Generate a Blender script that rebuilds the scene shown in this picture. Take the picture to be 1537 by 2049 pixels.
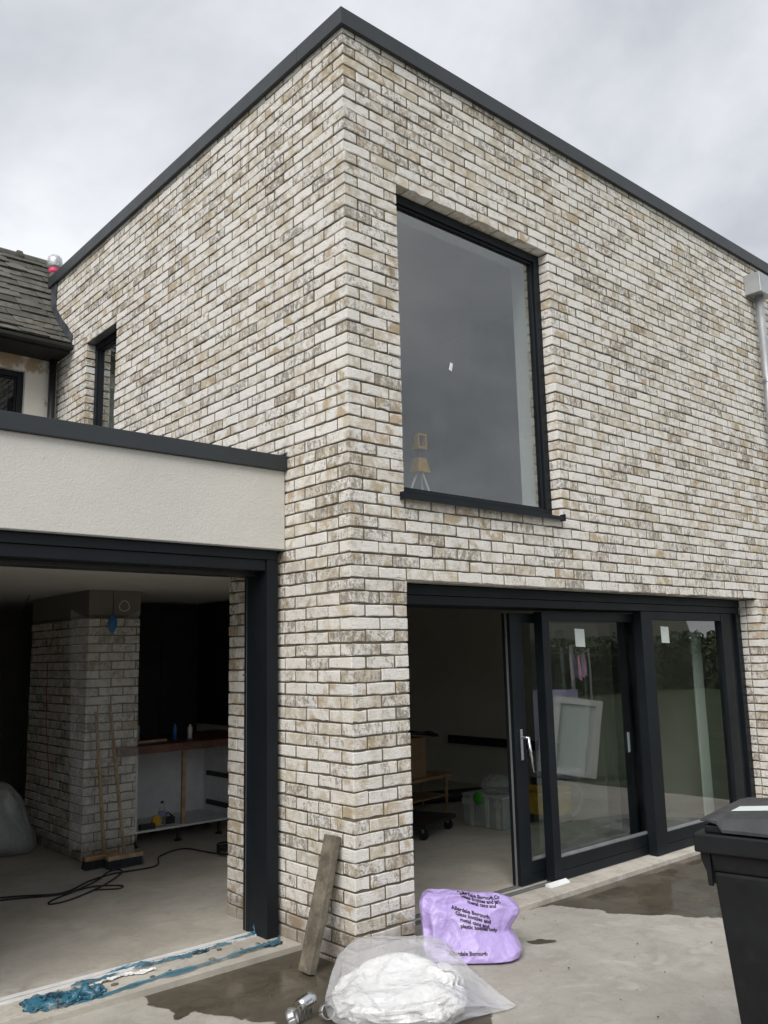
import bpy, bmesh, math, random
import numpy as np
from mathutils import Vector, Matrix, noise as mnoise
from mathutils.bvhtree import BVHTree

# ------------------------------------------------------------------ scene, camera, sky, sun, exposure
for o in list(bpy.data.objects): bpy.data.objects.remove(o)
scene = bpy.context.scene
COL = scene.collection
CAM = np.array([-3.11133552, -3.85959439, 1.57549583])
RM = np.array([[0.7545605, -0.65586028, -0.02203947],
               [0.09163736, 0.1385648, -0.98610465],
               [0.64980077, 0.74205599, 0.16465683]])
FPX = 1716.87
cd = bpy.data.cameras.new('camera'); cam = bpy.data.objects.new('camera', cd); COL.objects.link(cam)
cd.sensor_fit = 'VERTICAL'; cd.sensor_height = 24.0; cd.lens = FPX / 2049 * 24.0
cd.clip_start = 0.05; cd.clip_end = 2000
m = Matrix.Identity(4)
for i in range(3):
    m[i][0] = RM[0][i]; m[i][1] = -RM[1][i]; m[i][2] = -RM[2][i]; m[i][3] = CAM[i]
cam.matrix_world = m
scene.camera = cam

SUN_EL, SUN_AZ = math.radians(46), math.radians(211)      # azimuth measured from +x, counter-clockwise
sun_dir = Vector((math.cos(SUN_EL) * math.cos(SUN_AZ), math.cos(SUN_EL) * math.sin(SUN_AZ), math.sin(SUN_EL)))
world = bpy.data.worlds.new('World'); scene.world = world; world.use_nodes = True
wt = world.node_tree; wt.nodes.clear()
def wn(t, **k):
    n = wt.nodes.new(t)
    for a, b in k.items(): setattr(n, a, b)
    return n
w_out = wn('ShaderNodeOutputWorld'); w_bg = wn('ShaderNodeBackground'); w_bg.inputs['Strength'].default_value = 0.10
sky = wn('ShaderNodeTexSky', sky_type='NISHITA', sun_disc=False)
sky.sun_elevation = SUN_EL; sky.sun_rotation = math.radians(90) - SUN_AZ
tc = wn('ShaderNodeTexCoord'); sx = wn('ShaderNodeSeparateXYZ'); wt.links.new(tc.outputs['Generated'], sx.inputs[0])
def wmath(op, a, b):
    n = wn('ShaderNodeMath', operation=op)
    for i, v in enumerate((a, b)):
        if isinstance(v, (int, float)): n.inputs[i].default_value = v
        else: wt.links.new(v, n.inputs[i])
    return n.outputs[0]
zz = wmath('ADD', wmath('MAXIMUM', sx.outputs['Z'], 0.0), 0.22)
cx = wn('ShaderNodeCombineXYZ')
wt.links.new(wmath('DIVIDE', sx.outputs['X'], zz), cx.inputs[0]); wt.links.new(wmath('DIVIDE', sx.outputs['Y'], zz), cx.inputs[1])
cx.inputs[2].default_value = 3.4
n1 = wn('ShaderNodeTexNoise'); n1.inputs['Scale'].default_value = 1.15; n1.inputs['Detail'].default_value = 8; n1.inputs['Roughness'].default_value = 0.55
n1.inputs['Distortion'].default_value = 0.25
wt.links.new(cx.outputs[0], n1.inputs['Vector'])
cr = wn('ShaderNodeValToRGB'); wt.links.new(n1.outputs['Fac'], cr.inputs[0])
cr.color_ramp.elements[0].position = 0.36; cr.color_ramp.elements[0].color = (0.385, 0.40, 0.43, 1)
cr.color_ramp.elements[1].position = 0.62; cr.color_ramp.elements[1].color = (0.70, 0.71, 0.73, 1)
sc = wn('ShaderNodeVectorMath', operation='SCALE'); sc.inputs['Scale'].default_value = 6.9; wt.links.new(cr.outputs[0], sc.inputs[0])
mx = wn('ShaderNodeMix', data_type='RGBA'); mx.inputs['Factor'].default_value = 0.93
wt.links.new(sky.outputs[0], mx.inputs['A']); wt.links.new(sc.outputs[0], mx.inputs['B'])
wt.links.new(mx.outputs['Result'], w_bg.inputs['Color']); wt.links.new(w_bg.outputs[0], w_out.inputs[0])

sl = bpy.data.lights.new('sun', 'SUN'); sl.energy = 1.5; sl.angle = math.radians(40); sl.color = (1.0, 0.965, 0.92)
so = bpy.data.objects.new('sun', sl); COL.objects.link(so)
so.rotation_euler = (-sun_dir).to_track_quat('-Z', 'Y').to_euler()
scene.view_settings.view_transform = 'Standard'; scene.view_settings.look = 'None'
scene.view_settings.gamma = 1.0; scene.view_settings.use_curve_mapping = False
scene.view_settings.exposure = 1.05
scene.render.engine = 'CYCLES'
try:
    scene.cycles.max_bounces = 10; scene.cycles.transparent_max_bounces = 24; scene.cycles.diffuse_bounces = 5
except Exception: pass

rng = np.random.default_rng(7); random.seed(7)

# ------------------------------------------------------------------ material helpers
def _schlick(t, normal=None):
    ins = {'Blend': 0.5}
    if normal is not None: ins['Normal'] = normal
    f = t.n('ShaderNodeLayerWeight', ins).outputs['Facing']
    return t.math('ADD', 0.04, t.math('MULTIPLY', t.math('POWER', f, 5.0), 0.96))
class NT:
    def __init__(s, name):
        s.m = bpy.data.materials.new(name); s.m.use_nodes = True; s.t = s.m.node_tree; s.t.nodes.clear()
        s.out = s.t.nodes.new('ShaderNodeOutputMaterial')
    def n(s, t, ins=None, **k):
        n = s.t.nodes.new(t)
        for a, b in k.items(): setattr(n, a, b)
        for a, b in (ins or {}).items(): s.set(n.inputs[a], b)
        return n
    def set(s, sock, v):
        if hasattr(v, 'is_output') or isinstance(v, bpy.types.NodeSocket): s.t.links.new(v, sock)
        else:
            if isinstance(v, (tuple, list)) and len(v) == 3 and sock.type == 'RGBA': v = tuple(v) + (1,)
            sock.default_value = v
    def math(s, op, a, b=0.0, c=None, clamp=False):
        n = s.n('ShaderNodeMath', operation=op, use_clamp=clamp); s.set(n.inputs[0], a); s.set(n.inputs[1], b)
        if c is not None: s.set(n.inputs[2], c)
        return n.outputs[0]
    def noise(s, vec, scale, detail=4, rough=0.55, dist=0.0):
        return s.n('ShaderNodeTexNoise', {'Vector': vec, 'Scale': scale, 'Detail': detail, 'Roughness': rough, 'Distortion': dist}).outputs['Fac']
    def mix(s, f, a, b, mode='MIX'):
        n = s.n('ShaderNodeMix', data_type='RGBA', blend_type=mode)
        s.set(n.inputs['Factor'], f); s.set(n.inputs['A'], a); s.set(n.inputs['B'], b)
        return n.outputs['Result']
    def step(s, v, lo, hi):
        n = s.n('ShaderNodeMapRange', interpolation_type='SMOOTHSTEP')
        s.set(n.inputs['Value'], v); s.set(n.inputs['From Min'], lo); s.set(n.inputs['From Max'], hi)
        return n.outputs['Result']
    def pos(s): return s.n('ShaderNodeNewGeometry').outputs['Position']
    def obj(s): return s.n('ShaderNodeTexCoord').outputs['Object']
    def vmul(s, v, k):
        n = s.n('ShaderNodeVectorMath', operation='MULTIPLY'); s.set(n.inputs[0], v); s.set(n.inputs[1], k); return n.outputs[0]
    def vadd(s, v, k):
        n = s.n('ShaderNodeVectorMath', operation='ADD'); s.set(n.inputs[0], v); s.set(n.inputs[1], k); return n.outputs[0]
    def bump(s, h, strength=0.5, dist=0.01):
        return s.n('ShaderNodeBump', {'Height': h, 'Strength': strength, 'Distance': dist}).outputs[0]
    def pbr(s, col, rough=0.8, metal=0.0, bump=None, **kw):
        b = s.n('ShaderNodeBsdfPrincipled'); s.set(b.inputs['Base Color'], col); s.set(b.inputs['Roughness'], rough); s.set(b.inputs['Metallic'], metal)
        if bump is not None: s.set(b.inputs['Normal'], bump)
        for k, v in kw.items(): s.set(b.inputs[k], v)
        return b.outputs[0]
    def done(s, shader):
        s.t.links.new(shader, s.out.inputs['Surface']); return s.m

M = {}
def simple(name, col, rough=0.7, metal=0.0, var=0.12, nscale=8.0, bscale=60.0, bstr=0.15, bdist=0.002, dirt=None, **kw):
    t = NT(name); p = t.obj()
    n = t.noise(p, nscale, 5, 0.6)
    dark = tuple(c * (1 - var * 1.6) for c in col); lite = tuple(min(1, c * (1 + var)) for c in col)
    c = t.mix(t.step(n, 0.3, 0.7), dark, lite)
    if dirt: c = t.mix(t.step(t.noise(p, nscale * 2.3, 6, 0.7), 0.55, 0.75), c, dirt)
    r = t.math('ADD', t.math('MULTIPLY', t.noise(p, nscale * 3, 4), 0.2), rough - 0.1, clamp=True)
    M[name] = t.done(t.pbr(c, r, metal, t.bump(t.noise(p, bscale, 5, 0.65), bstr, bdist), **kw)); return M[name]

# brick: whitewashed handmade brick, tint driven by one random vector per brick
def brick_mat():
    t = NT('brick'); at = t.n('ShaderNodeAttribute', attribute_name='bk')
    sp = t.n('ShaderNodeSeparateColor', {'Color': at.outputs['Color']}); r, g, b = sp.outputs[0], sp.outputs[1], sp.outputs[2]; a = at.outputs['Alpha']
    off = t.n('ShaderNodeCombineXYZ', {'X': t.math('MULTIPLY', r, 53.0), 'Y': t.math('MULTIPLY', g, 31.0), 'Z': t.math('MULTIPLY', b, 17.0)}).outputs[0]
    p = t.vadd(t.pos(), off)
    nA = t.noise(p, 11, 5, 0.62, 0.4); nB = t.noise(p, 8, 4, 0.6, 0.6); nC = t.noise(p, 34, 6, 0.72, 0.8)
    stk = t.noise(t.vmul(p, (30, 30, 11)), 1.0, 5, 0.65, 0.6)
    wash = t.step(t.math('ADD', nA, t.math('MULTIPLY', t.math('SUBTRACT', a, 0.5), 0.34)), 0.30, 0.55)
    creams = t.mix(r, (0.62, 0.55, 0.43), (0.56, 0.515, 0.43))
    whites = t.mix(g, (0.84, 0.81, 0.75), (0.78, 0.77, 0.735))
    c = t.mix(wash, creams, whites)
    fine = t.noise(p, 120, 4, 0.7)
    c = t.mix(t.math('MULTIPLY', t.step(fine, 0.42, 0.72), 0.28), c, (0.40, 0.355, 0.29))
    # ochre / orange bare clay
    tanm = t.step(t.math('ADD', nB, t.math('MULTIPLY', t.math('SUBTRACT', g, 0.5), 0.32)), 0.575, 0.72)
    tanc = t.mix(r, (0.44, 0.345, 0.20), (0.47, 0.345, 0.20))
    c = t.mix(t.math('MULTIPLY', tanm, 0.8), c, tanc)
    # grey-brown burnt and smeared patches
    dk = t.math('ADD', t.math('ADD', t.math('MULTIPLY', nC, 0.55), t.math('MULTIPLY', stk, 0.45)), t.math('MULTIPLY', t.math('SUBTRACT', b, 0.5), 0.26))
    dkm = t.step(dk, 0.535, 0.65)
    c = t.mix(t.math('MULTIPLY', dkm, 0.8), c, t.mix(nA, (0.19, 0.15, 0.10), (0.24, 0.225, 0.20)))
    pit = t.step(t.noise(p, 75, 3, 0.5), 0.70, 0.75)
    c = t.mix(t.math('MULTIPLY', pit, 0.75), c, (0.12, 0.095, 0.07))
    # splashed, damp dirt on the lowest courses
    zz = t.n('ShaderNodeSeparateXYZ', {'Vector': t.pos()}).outputs[2]
    splash = t.math('MULTIPLY', t.step(t.math('ADD', zz, t.math('MULTIPLY', nB, -0.16)), 0.04, -0.10), 0.6)
    c = t.mix(splash, c, (0.16, 0.115, 0.075))
    fold = t.noise(t.vmul(p, (26, 26, 60)), 1.0, 5, 0.7, 2.2)
    h = t.math('ADD', t.math('ADD', t.math('MULTIPLY', fold, 0.9), t.math('MULTIPLY', nC, 0.6)), t.math('MULTIPLY', pit, -0.35))
    crv = t.step(fold, 0.50, 0.36)
    c = t.mix(t.math('MULTIPLY', crv, t.math('MULTIPLY', b, 0.40)), c, (0.25, 0.20, 0.14))
    M['brick'] = t.done(t.pbr(c, 0.92, 0.0, t.bump(h, 0.95, 0.010)))
brick_mat()

def mortar_mat():
    t = NT('mortar'); p = t.pos()
    c = t.mix(t.step(t.noise(p, 5, 5, 0.6), 0.3, 0.7), (0.11, 0.092, 0.066), (0.19, 0.165, 0.13))
    M['mortar'] = t.done(t.pbr(c, 0.95, 0, t.bump(t.noise(p, 160, 4, 0.7), 0.6, 0.004)))
mortar_mat()

def concrete_mat(name, lo, hi, dirt, rough=0.85, wet=False):
    t = NT(name); p = t.pos()
    n1 = t.noise(p, 1.3, 6, 0.62, 0.5); n2 = t.noise(p, 6.0, 7, 0.72, 0.9); n3 = t.noise(p, 34, 5, 0.7)
    c = t.mix(t.step(n1, 0.3, 0.68), lo, hi)
    c = t.mix(t.math('MULTIPLY', t.step(n2, 0.42, 0.72), 0.55), c, dirt)
    c = t.mix(t.math('MULTIPLY', t.step(n3, 0.5, 0.75), 0.3), c, tuple(x * 0.75 for x in dirt))
    spk = t.step(t.noise(p, 95, 2, 0.5), 0.72, 0.77)
    c = t.mix(t.math('MULTIPLY', spk, 0.6), c, tuple(x * 0.35 for x in lo))
    if wet:
        rr = t.math('ADD', t.math('MULTIPLY', t.step(t.noise(p, 3.2, 4, 0.55), 0.38, 0.62), 0.5), 0.10)
        sh = t.pbr(c, rr, 0, t.bump(t.noise(p, 55, 4, 0.6), 0.12, 0.003), **{'Specular IOR Level': 0.5})
    else:
        sh = t.pbr(c, rough, 0, t.bump(t.math('ADD', t.math('MULTIPLY', n3, 0.5), n2), 0.35, 0.006))
    M[name] = t.done(sh)
concrete_mat('concrete', (0.30, 0.275, 0.235), (0.42, 0.395, 0.345), (0.25, 0.225, 0.185))
concrete_mat('screed', (0.36, 0.33, 0.285), (0.47, 0.44, 0.385), (0.30, 0.275, 0.235))
concrete_mat('wet_concrete', (0.062, 0.050, 0.034), (0.095, 0.078, 0.055), (0.045, 0.036, 0.025), wet=True)
def patio_mat():
    t = NT('patio_concrete'); p = t.pos(); w0 = t.n('ShaderNodeAttribute', attribute_name='wet').outputs['Fac']
    w = t.step(t.math('ADD', w0, t.math('MULTIPLY', t.math('SUBTRACT', t.noise(p, 28, 5, 0.7), 0.5), 0.7)), 0.38, 0.62)
    n1 = t.noise(p, 1.3, 6, 0.62, 0.5); n2 = t.noise(p, 6.0, 7, 0.72, 0.9); n3 = t.noise(p, 34, 5, 0.7)
    c = t.mix(t.step(n1, 0.3, 0.68), (0.29, 0.272, 0.238), (0.39, 0.37, 0.33))
    c = t.mix(t.math('MULTIPLY', t.step(n2, 0.45, 0.68), 0.6), c, (0.26, 0.24, 0.205))
    c = t.mix(t.math('MULTIPLY', t.step(t.noise(p, 2.6, 6, 0.65, 1.2), 0.55, 0.7), 0.5), c, (0.46, 0.44, 0.40))
    c = t.mix(t.math('MULTIPLY', t.step(n3, 0.5, 0.75), 0.3), c, (0.2, 0.18, 0.15))
    c = t.mix(t.math('MULTIPLY', t.step(t.noise(p, 95, 2, 0.5), 0.72, 0.77), 0.6), c, (0.1, 0.09, 0.07))
    wc = t.mix(t.step(n1, 0.3, 0.7), (0.060, 0.050, 0.036), (0.105, 0.090, 0.066))
    wc = t.mix(t.math('MULTIPLY', t.step(n2, 0.4, 0.7), 0.6), wc, (0.045, 0.037, 0.027))
    c = t.mix(w, c, wc)
    pud = t.step(t.noise(p, 2.4, 3, 0.5), 0.46, 0.62)
    r = t.math('SUBTRACT', 0.85, t.math('MULTIPLY', w, t.math('ADD', 0.28, t.math('MULTIPLY', pud, 0.47))))
    hb = t.math('MULTIPLY', t.math('ADD', t.math('MULTIPLY', n3, 0.5), n2), t.math('SUBTRACT', 1.0, t.math('MULTIPLY', w, 0.85)))
    M['patio_concrete'] = t.done(t.pbr(c, r, 0, t.bump(hb, 0.35, 0.006)))
patio_mat()
concrete_mat('sill_concrete', (0.36, 0.33, 0.285), (0.52, 0.49, 0.435), (0.20, 0.175, 0.135))

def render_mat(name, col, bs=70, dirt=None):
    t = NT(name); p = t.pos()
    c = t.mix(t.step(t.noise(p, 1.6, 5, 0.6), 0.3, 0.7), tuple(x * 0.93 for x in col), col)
    if dirt:
        z = t.n('ShaderNodeSeparateXYZ', {'Vector': p}).outputs[2]; xx = t.n('ShaderNodeSeparateXYZ', {'Vector': p}).outputs[0]
        mask = t.math('ADD', t.math('MULTIPLY', t.step(z, 4.40, 4.62), 0.22), t.noise(t.vmul(p, (5, 5, 3.5)), 1, 5, 0.7))
        c = t.mix(t.math('MULTIPLY', t.step(mask, 0.60, 0.72), 0.8), c, dirt)
    h = t.math('ADD', t.noise(p, bs, 5, 0.7), t.math('MULTIPLY', t.noise(p, bs * 0.3, 3), 0.5))
    M[name] = t.done(t.pbr(c, 0.92, 0, t.bump(h, 0.6, 0.006)))
render_mat('cream_render', (0.60, 0.585, 0.545))
render_mat('old_render', (0.66, 0.63, 0.565), 45, (0.30, 0.19, 0.09))
render_mat('plaster', (0.66, 0.645, 0.60), 25)
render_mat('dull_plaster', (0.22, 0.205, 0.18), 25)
render_mat('bare_plaster', (0.64, 0.60, 0.54), 25)
render_mat('white_plaster', (0.80, 0.83, 0.79), 25)

def glass_mat(name, tint, boost):
    t = NT(name)
    fr = _schlick(t)
    fac = t.math('MULTIPLY', fr, boost, clamp=True)
    wob = t.bump(t.noise(t.pos(), 1.1, 2, 0.4), 0.10, 0.02)
    smear = t.noise(t.vmul(t.pos(), (3, 3, 1.2)), 1.6, 6, 0.7)
    gl = t.n('ShaderNodeBsdfGlossy', {'Color': (1.0, 1.0, 1.0, 1.0), 'Roughness': t.math('MULTIPLY', t.step(smear, 0.5, 0.8), 0.06), 'Normal': wob}).outputs[0]
    tr = t.n('ShaderNodeBsdfTransparent', {'Color': tint}).outputs[0]
    df = t.n('ShaderNodeBsdfDiffuse', {'Color': (0.5, 0.52, 0.5)}).outputs[0]
    a = t.n('ShaderNodeMixShader', {0: t.math('MULTIPLY', t.step(smear, 0.45, 0.8), 0.035), 1: tr, 2: df}).outputs[0]
    M[name] = t.done(t.n('ShaderNodeMixShader', {0: fac, 1: a, 2: gl}).outputs[0])
glass_mat('glass', (0.70, 0.77, 0.74), 3.4)
glass_mat('picture_glass', (0.76, 0.80, 0.79), 3.7)
glass_mat('dark_glass', (0.30, 0.33, 0.33), 0.9)

simple('anthracite', (0.0085, 0.0115, 0.0145), 0.45, 0.0, 0.10, 3, 180, 0.06, 0.001, **{'Specular IOR Level': 0.22})
simple('fascia_grey', (0.024, 0.029, 0.033), 0.45, 0.0, 0.08, 2, 180, 0.05, 0.001)
simple('gasket', (0.16, 0.165, 0.165), 0.6)
simple('bead', (0.17, 0.18, 0.185), 0.35, 0.3)
simple('black_plastic', (0.016, 0.016, 0.017), 0.5)
simple('black_rubber', (0.012, 0.012, 0.012), 0.7)
simple('steel', (0.62, 0.64, 0.66), 0.28, 1.0, 0.08, 20)
simple('galvanised', (0.50, 0.52, 0.53), 0.45, 0.8, 0.07, 6, 50, 0.05, 0.001)
simple('lead', (0.075, 0.080, 0.090), 0.6, 0.3, 0.3, 6, 30, 0.4, 0.004)
simple('timber', (0.33, 0.20, 0.095), 0.6, 0, 0.2, 10)
simple('pale_timber', (0.40, 0.29, 0.17), 0.7, 0, 0.2, 12)
simple('worktop_wood', (0.12, 0.048, 0.028), 0.4, 0, 0.25, 9)
simple('white_board', (0.66, 0.67, 0.68), 0.5, 0, 0.06)
simple('cardboard', (0.28, 0.17, 0.09), 0.85, 0, 0.1)
simple('grey_plastic', (0.27, 0.30, 0.285), 0.5, 0, 0.1, 6)
simple('pale_plastic', (0.40, 0.42, 0.40), 0.5, 0, 0.1, 6)
simple('yellow_plastic', (0.62, 0.36, 0.03), 0.45, 0, 0.12)
simple('green_cloth', (0.03, 0.30, 0.02), 0.7)
simple('blue_plastic', (0.03, 0.16, 0.42), 0.45)
simple('red_plastic', (0.25, 0.02, 0.03), 0.5)
simple('pink_tape', (0.62, 0.05, 0.13), 0.5)
simple('white_plastic', (0.75, 0.76, 0.76), 0.4, 0, 0.05)
simple('white_paper', (0.58, 0.64, 0.61), 0.8, 0, 0.04)
simple('lilac_paint', (0.42, 0.38, 0.60), 0.7)
simple('ink', (0.010, 0.008, 0.014), 0.6)
simple('chimney_cap', (0.12, 0.115, 0.105), 0.6)
simple('foam_edge', (0.36, 0.25, 0.12), 0.9)
simple('red_tile', (0.20, 0.10, 0.07), 0.85)
simple('bristle', (0.030, 0.035, 0.042), 0.9)
simple('bin_plastic', (0.0075, 0.0085, 0.010), 0.5, 0, 0.25, 5, 220, 0.25, 0.001, dirt=(0.014, 0.015, 0.016), **{'Specular IOR Level': 0.3})
simple('bin_lid', (0.035, 0.037, 0.040), 0.5, 0, 0.25, 5, 220, 0.3, 0.001, dirt=(0.11, 0.11, 0.11))
simple('plank_concrete', (0.16, 0.14, 0.105), 0.9, 0, 0.3, 9, 90, 0.7, 0.006, dirt=(0.25, 0.225, 0.18))
simple('pink_cloth', (0.55, 0.25, 0.32), 0.9)
simple('blue_cloth', (0.25, 0.28, 0.5), 0.9)
simple('leaf', (0.04, 0.062, 0.022), 0.7, 0, 0.4, 2)
simple('bark', (0.10, 0.075, 0.05), 0.9, 0, 0.3)

def slate_mat():
    t = NT('slate'); oi = t.n('ShaderNodeObjectInfo').outputs['Random']; p = t.pos()
    c = t.mix(oi, (0.045, 0.044, 0.036), (0.12, 0.113, 0.095))
    c = t.mix(t.math('MULTIPLY', t.step(t.noise(p, 9, 6, 0.75), 0.42, 0.62), 0.75), c, (0.035, 0.036, 0.026))
    c = t.mix(t.math('MULTIPLY', t.step(t.noise(p, 60, 4, 0.7), 0.62, 0.72), 0.6), c, (0.30, 0.29, 0.26))
    M['slate'] = t.done(t.pbr(c, 0.8, 0, t.bump(t.noise(p, 45, 5, 0.7), 0.5, 0.006)))
slate_mat()
def grass_mat():
    t = NT('grass'); p = t.pos()
    c = t.mix(t.step(t.noise(p, 2.0, 6, 0.7), 0.3, 0.7), (0.028, 0.045, 0.018), (0.06, 0.082, 0.032))
    M['grass'] = t.done(t.pbr(c, 0.95, 0, t.bump(t.noise(p, 40, 5, 0.7), 1.0, 0.03)))
grass_mat()
def film_mat(name, col, opac, rough=0.25, spec=0.5, transl=0.5, crease=0.5):
    t = NT(name); p = t.pos()
    nz = t.noise(p, 9, 5, 0.6, 0.8)
    wv = t.vadd(p, t.vmul(t.n('ShaderNodeTexNoise', {'Vector': p, 'Scale': 7.0, 'Detail': 3}).outputs['Color'], (0.09, 0.09, 0.09)))
    vo = t.n('ShaderNodeTexVoronoi', {'Vector': t.vmul(wv, (1, 1, 0.7)), 'Scale': 11.0}).outputs['Distance']
    vo2 = t.n('ShaderNodeTexVoronoi', {'Vector': wv, 'Scale': 27.0}).outputs['Distance']
    hh = t.math('ADD', t.math('ADD', t.math('MULTIPLY', nz, 0.6), t.math('MULTIPLY', vo, 1.0)), t.math('MULTIPLY', vo2, 0.35))
    bp = t.bump(hh, crease, 0.03)
    d = t.n('ShaderNodeBsdfDiffuse', {'Color': col, 'Normal': bp}).outputs[0]
    tl = t.n('ShaderNodeBsdfTranslucent', {'Color': col, 'Normal': bp}).outputs[0]
    body = t.n('ShaderNodeMixShader', {0: transl, 1: d, 2: tl}).outputs[0]
    tr = t.n('ShaderNodeBsdfTransparent', {'Color': (1, 1, 1, 1)}).outputs[0]
    lw = t.n('ShaderNodeLayerWeight', {'Blend': 0.35, 'Normal': bp}).outputs['Facing']
    op = t.math('ADD', opac, t.math('MULTIPLY', lw, 0.45 * (1 - opac)), clamp=True)
    a = t.n('ShaderNodeMixShader', {0: op, 1: tr, 2: body}).outputs[0]
    gl = t.n('ShaderNodeBsdfGlossy', {'Color': (1, 1, 1, 1), 'Roughness': rough, 'Normal': bp}).outputs[0]
    fr = t.math('MULTIPLY', _schlick(t, bp), spec)
    M[name] = t.done(t.n('ShaderNodeMixShader', {0: fr, 1: a, 2: gl}).outputs[0])
film_mat('clear_film', (0.93, 0.94, 0.96), 0.24, 0.2, 0.9, 0.4, 0.55)
film_mat('thin_film', (0.75, 0.76, 0.76), 0.14, 0.15, 1.2, 0.4, 0.9)
film_mat('blue_film', (0.05, 0.21, 0.31), 0.62, 0.3, 0.7, 0.3)
film_mat('purple_film', (0.47, 0.365, 0.70), 0.97, 0.34, 0.8, 0.12, 0.5)
film_mat('white_film', (0.80, 0.80, 0.80), 0.98, 0.4, 0.4, 0.12, 1.0)

# ------------------------------------------------------------------ object helpers
def link(o, parent=None):
    COL.objects.link(o)
    if parent is not None: o.parent = parent
    return o
def tag(o, label=None, cat=None, group=None, kind=None):
    if label: o['label'] = label
    if cat: o['category'] = cat
    if group: o['group'] = group
    if kind: o['kind'] = kind
    return o
def thing(name, label, cat, loc=(0, 0, 0), group=None, rz=0.0):
    o = link(bpy.data.objects.new(name, None)); o.location = loc; o.rotation_euler = (0, 0, rz); o.empty_display_size = 0.1
    return tag(o, label, cat, group)
class MB:
    def __init__(s): s.v = []; s.f = []
    def add(s, v, f):
        k = len(s.v); s.v += [tuple(map(float, p)) for p in v]; s.f += [tuple(i + k for i in q) for q in f]; return s
    def box(s, x0, x1, y0, y1, z0, z1):
        return s.add([(x0, y0, z0), (x1, y0, z0), (x1, y1, z0), (x0, y1, z0), (x0, y0, z1), (x1, y0, z1), (x1, y1, z1), (x0, y1, z1)],
                     [(3, 2, 1, 0), (4, 5, 6, 7), (0, 1, 5, 4), (1, 2, 6, 5), (2, 3, 7, 6), (3, 0, 4, 7)])
    def frustum(s, z0, r0, z1, r1, top=None):      # r = (x0,x1,y0,y1)
        a, b = r0, r1
        return s.add([(a[0], a[2], z0), (a[1], a[2], z0), (a[1], a[3], z0), (a[0], a[3], z0), (b[0], b[2], z1), (b[1], b[2], z1), (b[1], b[3], z1), (b[0], b[3], z1)],
                     [(3, 2, 1, 0), (4, 5, 6, 7), (0, 1, 5, 4), (1, 2, 6, 5), (2, 3, 7, 6), (3, 0, 4, 7)])
    def tube(s, pts, r, n=8, cap=True, r2=None):
        pts = [Vector(p) for p in pts]; rings = []
        up = Vector((0, 0, 1)); prev = None
        for i, p in enumerate(pts):
            d = (pts[min(i + 1, len(pts) - 1)] - pts[max(i - 1, 0)]).normalized()
            if prev is None:
                a = d.cross(up) if abs(d.dot(up)) < 0.95 else d.cross(Vector((1, 0, 0)))
            else: a = prev - d * prev.dot(d)
            a.normalize(); prev = a; b = d.cross(a)
            rr = r if r2 is None else r + (r2 - r) * i / (len(pts) - 1)
            rings.append([p + (a * math.cos(2 * math.pi * k / n) + b * math.sin(2 * math.pi * k / n)) * rr for k in range(n)])
        v = [q for R in rings for q in R]; f = []
        for i in range(len(rings) - 1):
            for k in range(n): f.append((i * n + k, i * n + (k + 1) % n, (i + 1) * n + (k + 1) % n, (i + 1) * n + k))
        if cap: f.append(tuple(range(n - 1, -1, -1))); f.append(tuple((len(rings) - 1) * n + k for k in range(n)))
        return s.add(v, f)
    def lathe(s, c, prof, n=20):
        v = []; f = []
        for (r, z) in prof:
            for k in range(n): v.append((c[0] + r * math.cos(2 * math.pi * k / n), c[1] + r * math.sin(2 * math.pi * k / n), c[2] + z))
        for i in range(len(prof) - 1):
            for k in range(n): f.append((i * n + k, i * n + (k + 1) % n, (i + 1) * n + (k + 1) % n, (i + 1) * n + k))
        f.append(tuple(range(n - 1, -1, -1))); f.append(tuple((len(prof) - 1) * n + k for k in range(n)))
        return s.add(v, f)
    def extrude(s, poly, axis, a, b):             # poly 2d extruded along axis between a and b
        def P(p, t): return {0: (t, p[0], p[1]), 1: (p[0], t, p[1]), 2: (p[0], p[1], t)}[axis]
        n = len(poly); v = [P(p, a) for p in poly] + [P(p, b) for p in poly]
        f = [(i, (i + 1) % n, n + (i + 1) % n, n + i) for i in range(n)] + [tuple(range(n - 1, -1, -1)), tuple(range(n, 2 * n))]
        return s.add(v, f)
    def grid(s, P):                               # P[i][j] points
        n, k = len(P), len(P[0]); v = [q for R in P for q in R]
        return s.add(v, [(i * k + j, i * k + j + 1, (i + 1) * k + j + 1, (i + 1) * k + j) for i in range(n - 1) for j in range(k - 1)])
    def mesh(s, name):
        me = bpy.data.meshes.new(name); me.from_pydata(s.v, [], s.f); me.update()
        bm = bmesh.new(); bm.from_mesh(me); bmesh.ops.recalc_face_normals(bm, faces=bm.faces); bm.to_mesh(me); bm.free(); return me
    def build(s, name, mat, parent=None, bevel=0.0, smooth=False, seg=2, rel=None, subsurf=0, solid=0.0):
        if rel is not None: s.v = [(x - rel[0], y - rel[1], z - rel[2]) for x, y, z in s.v]
        me = s.mesh(name); me.materials.append(M[mat] if isinstance(mat, str) else mat)
        if smooth: me.polygons.foreach_set('use_smooth', [True] * len(me.polygons))
        o = link(bpy.data.objects.new(name, me), parent)
        if solid: md = o.modifiers.new('s', 'SOLIDIFY'); md.thickness = solid
        if bevel: md = o.modifiers.new('b', 'BEVEL'); md.width = bevel; md.segments = seg; md.limit_method = 'ANGLE'; md.angle_limit = math.radians(40)
        if subsurf: md = o.modifiers.new('u', 'SUBSURF'); md.levels = subsurf; md.render_levels = subsurf
        return o
def B(name, mat, parent, *b, bevel=0.002, **k): return MB().box(*b).build(name, mat, parent, bevel=bevel, **k)
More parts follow.
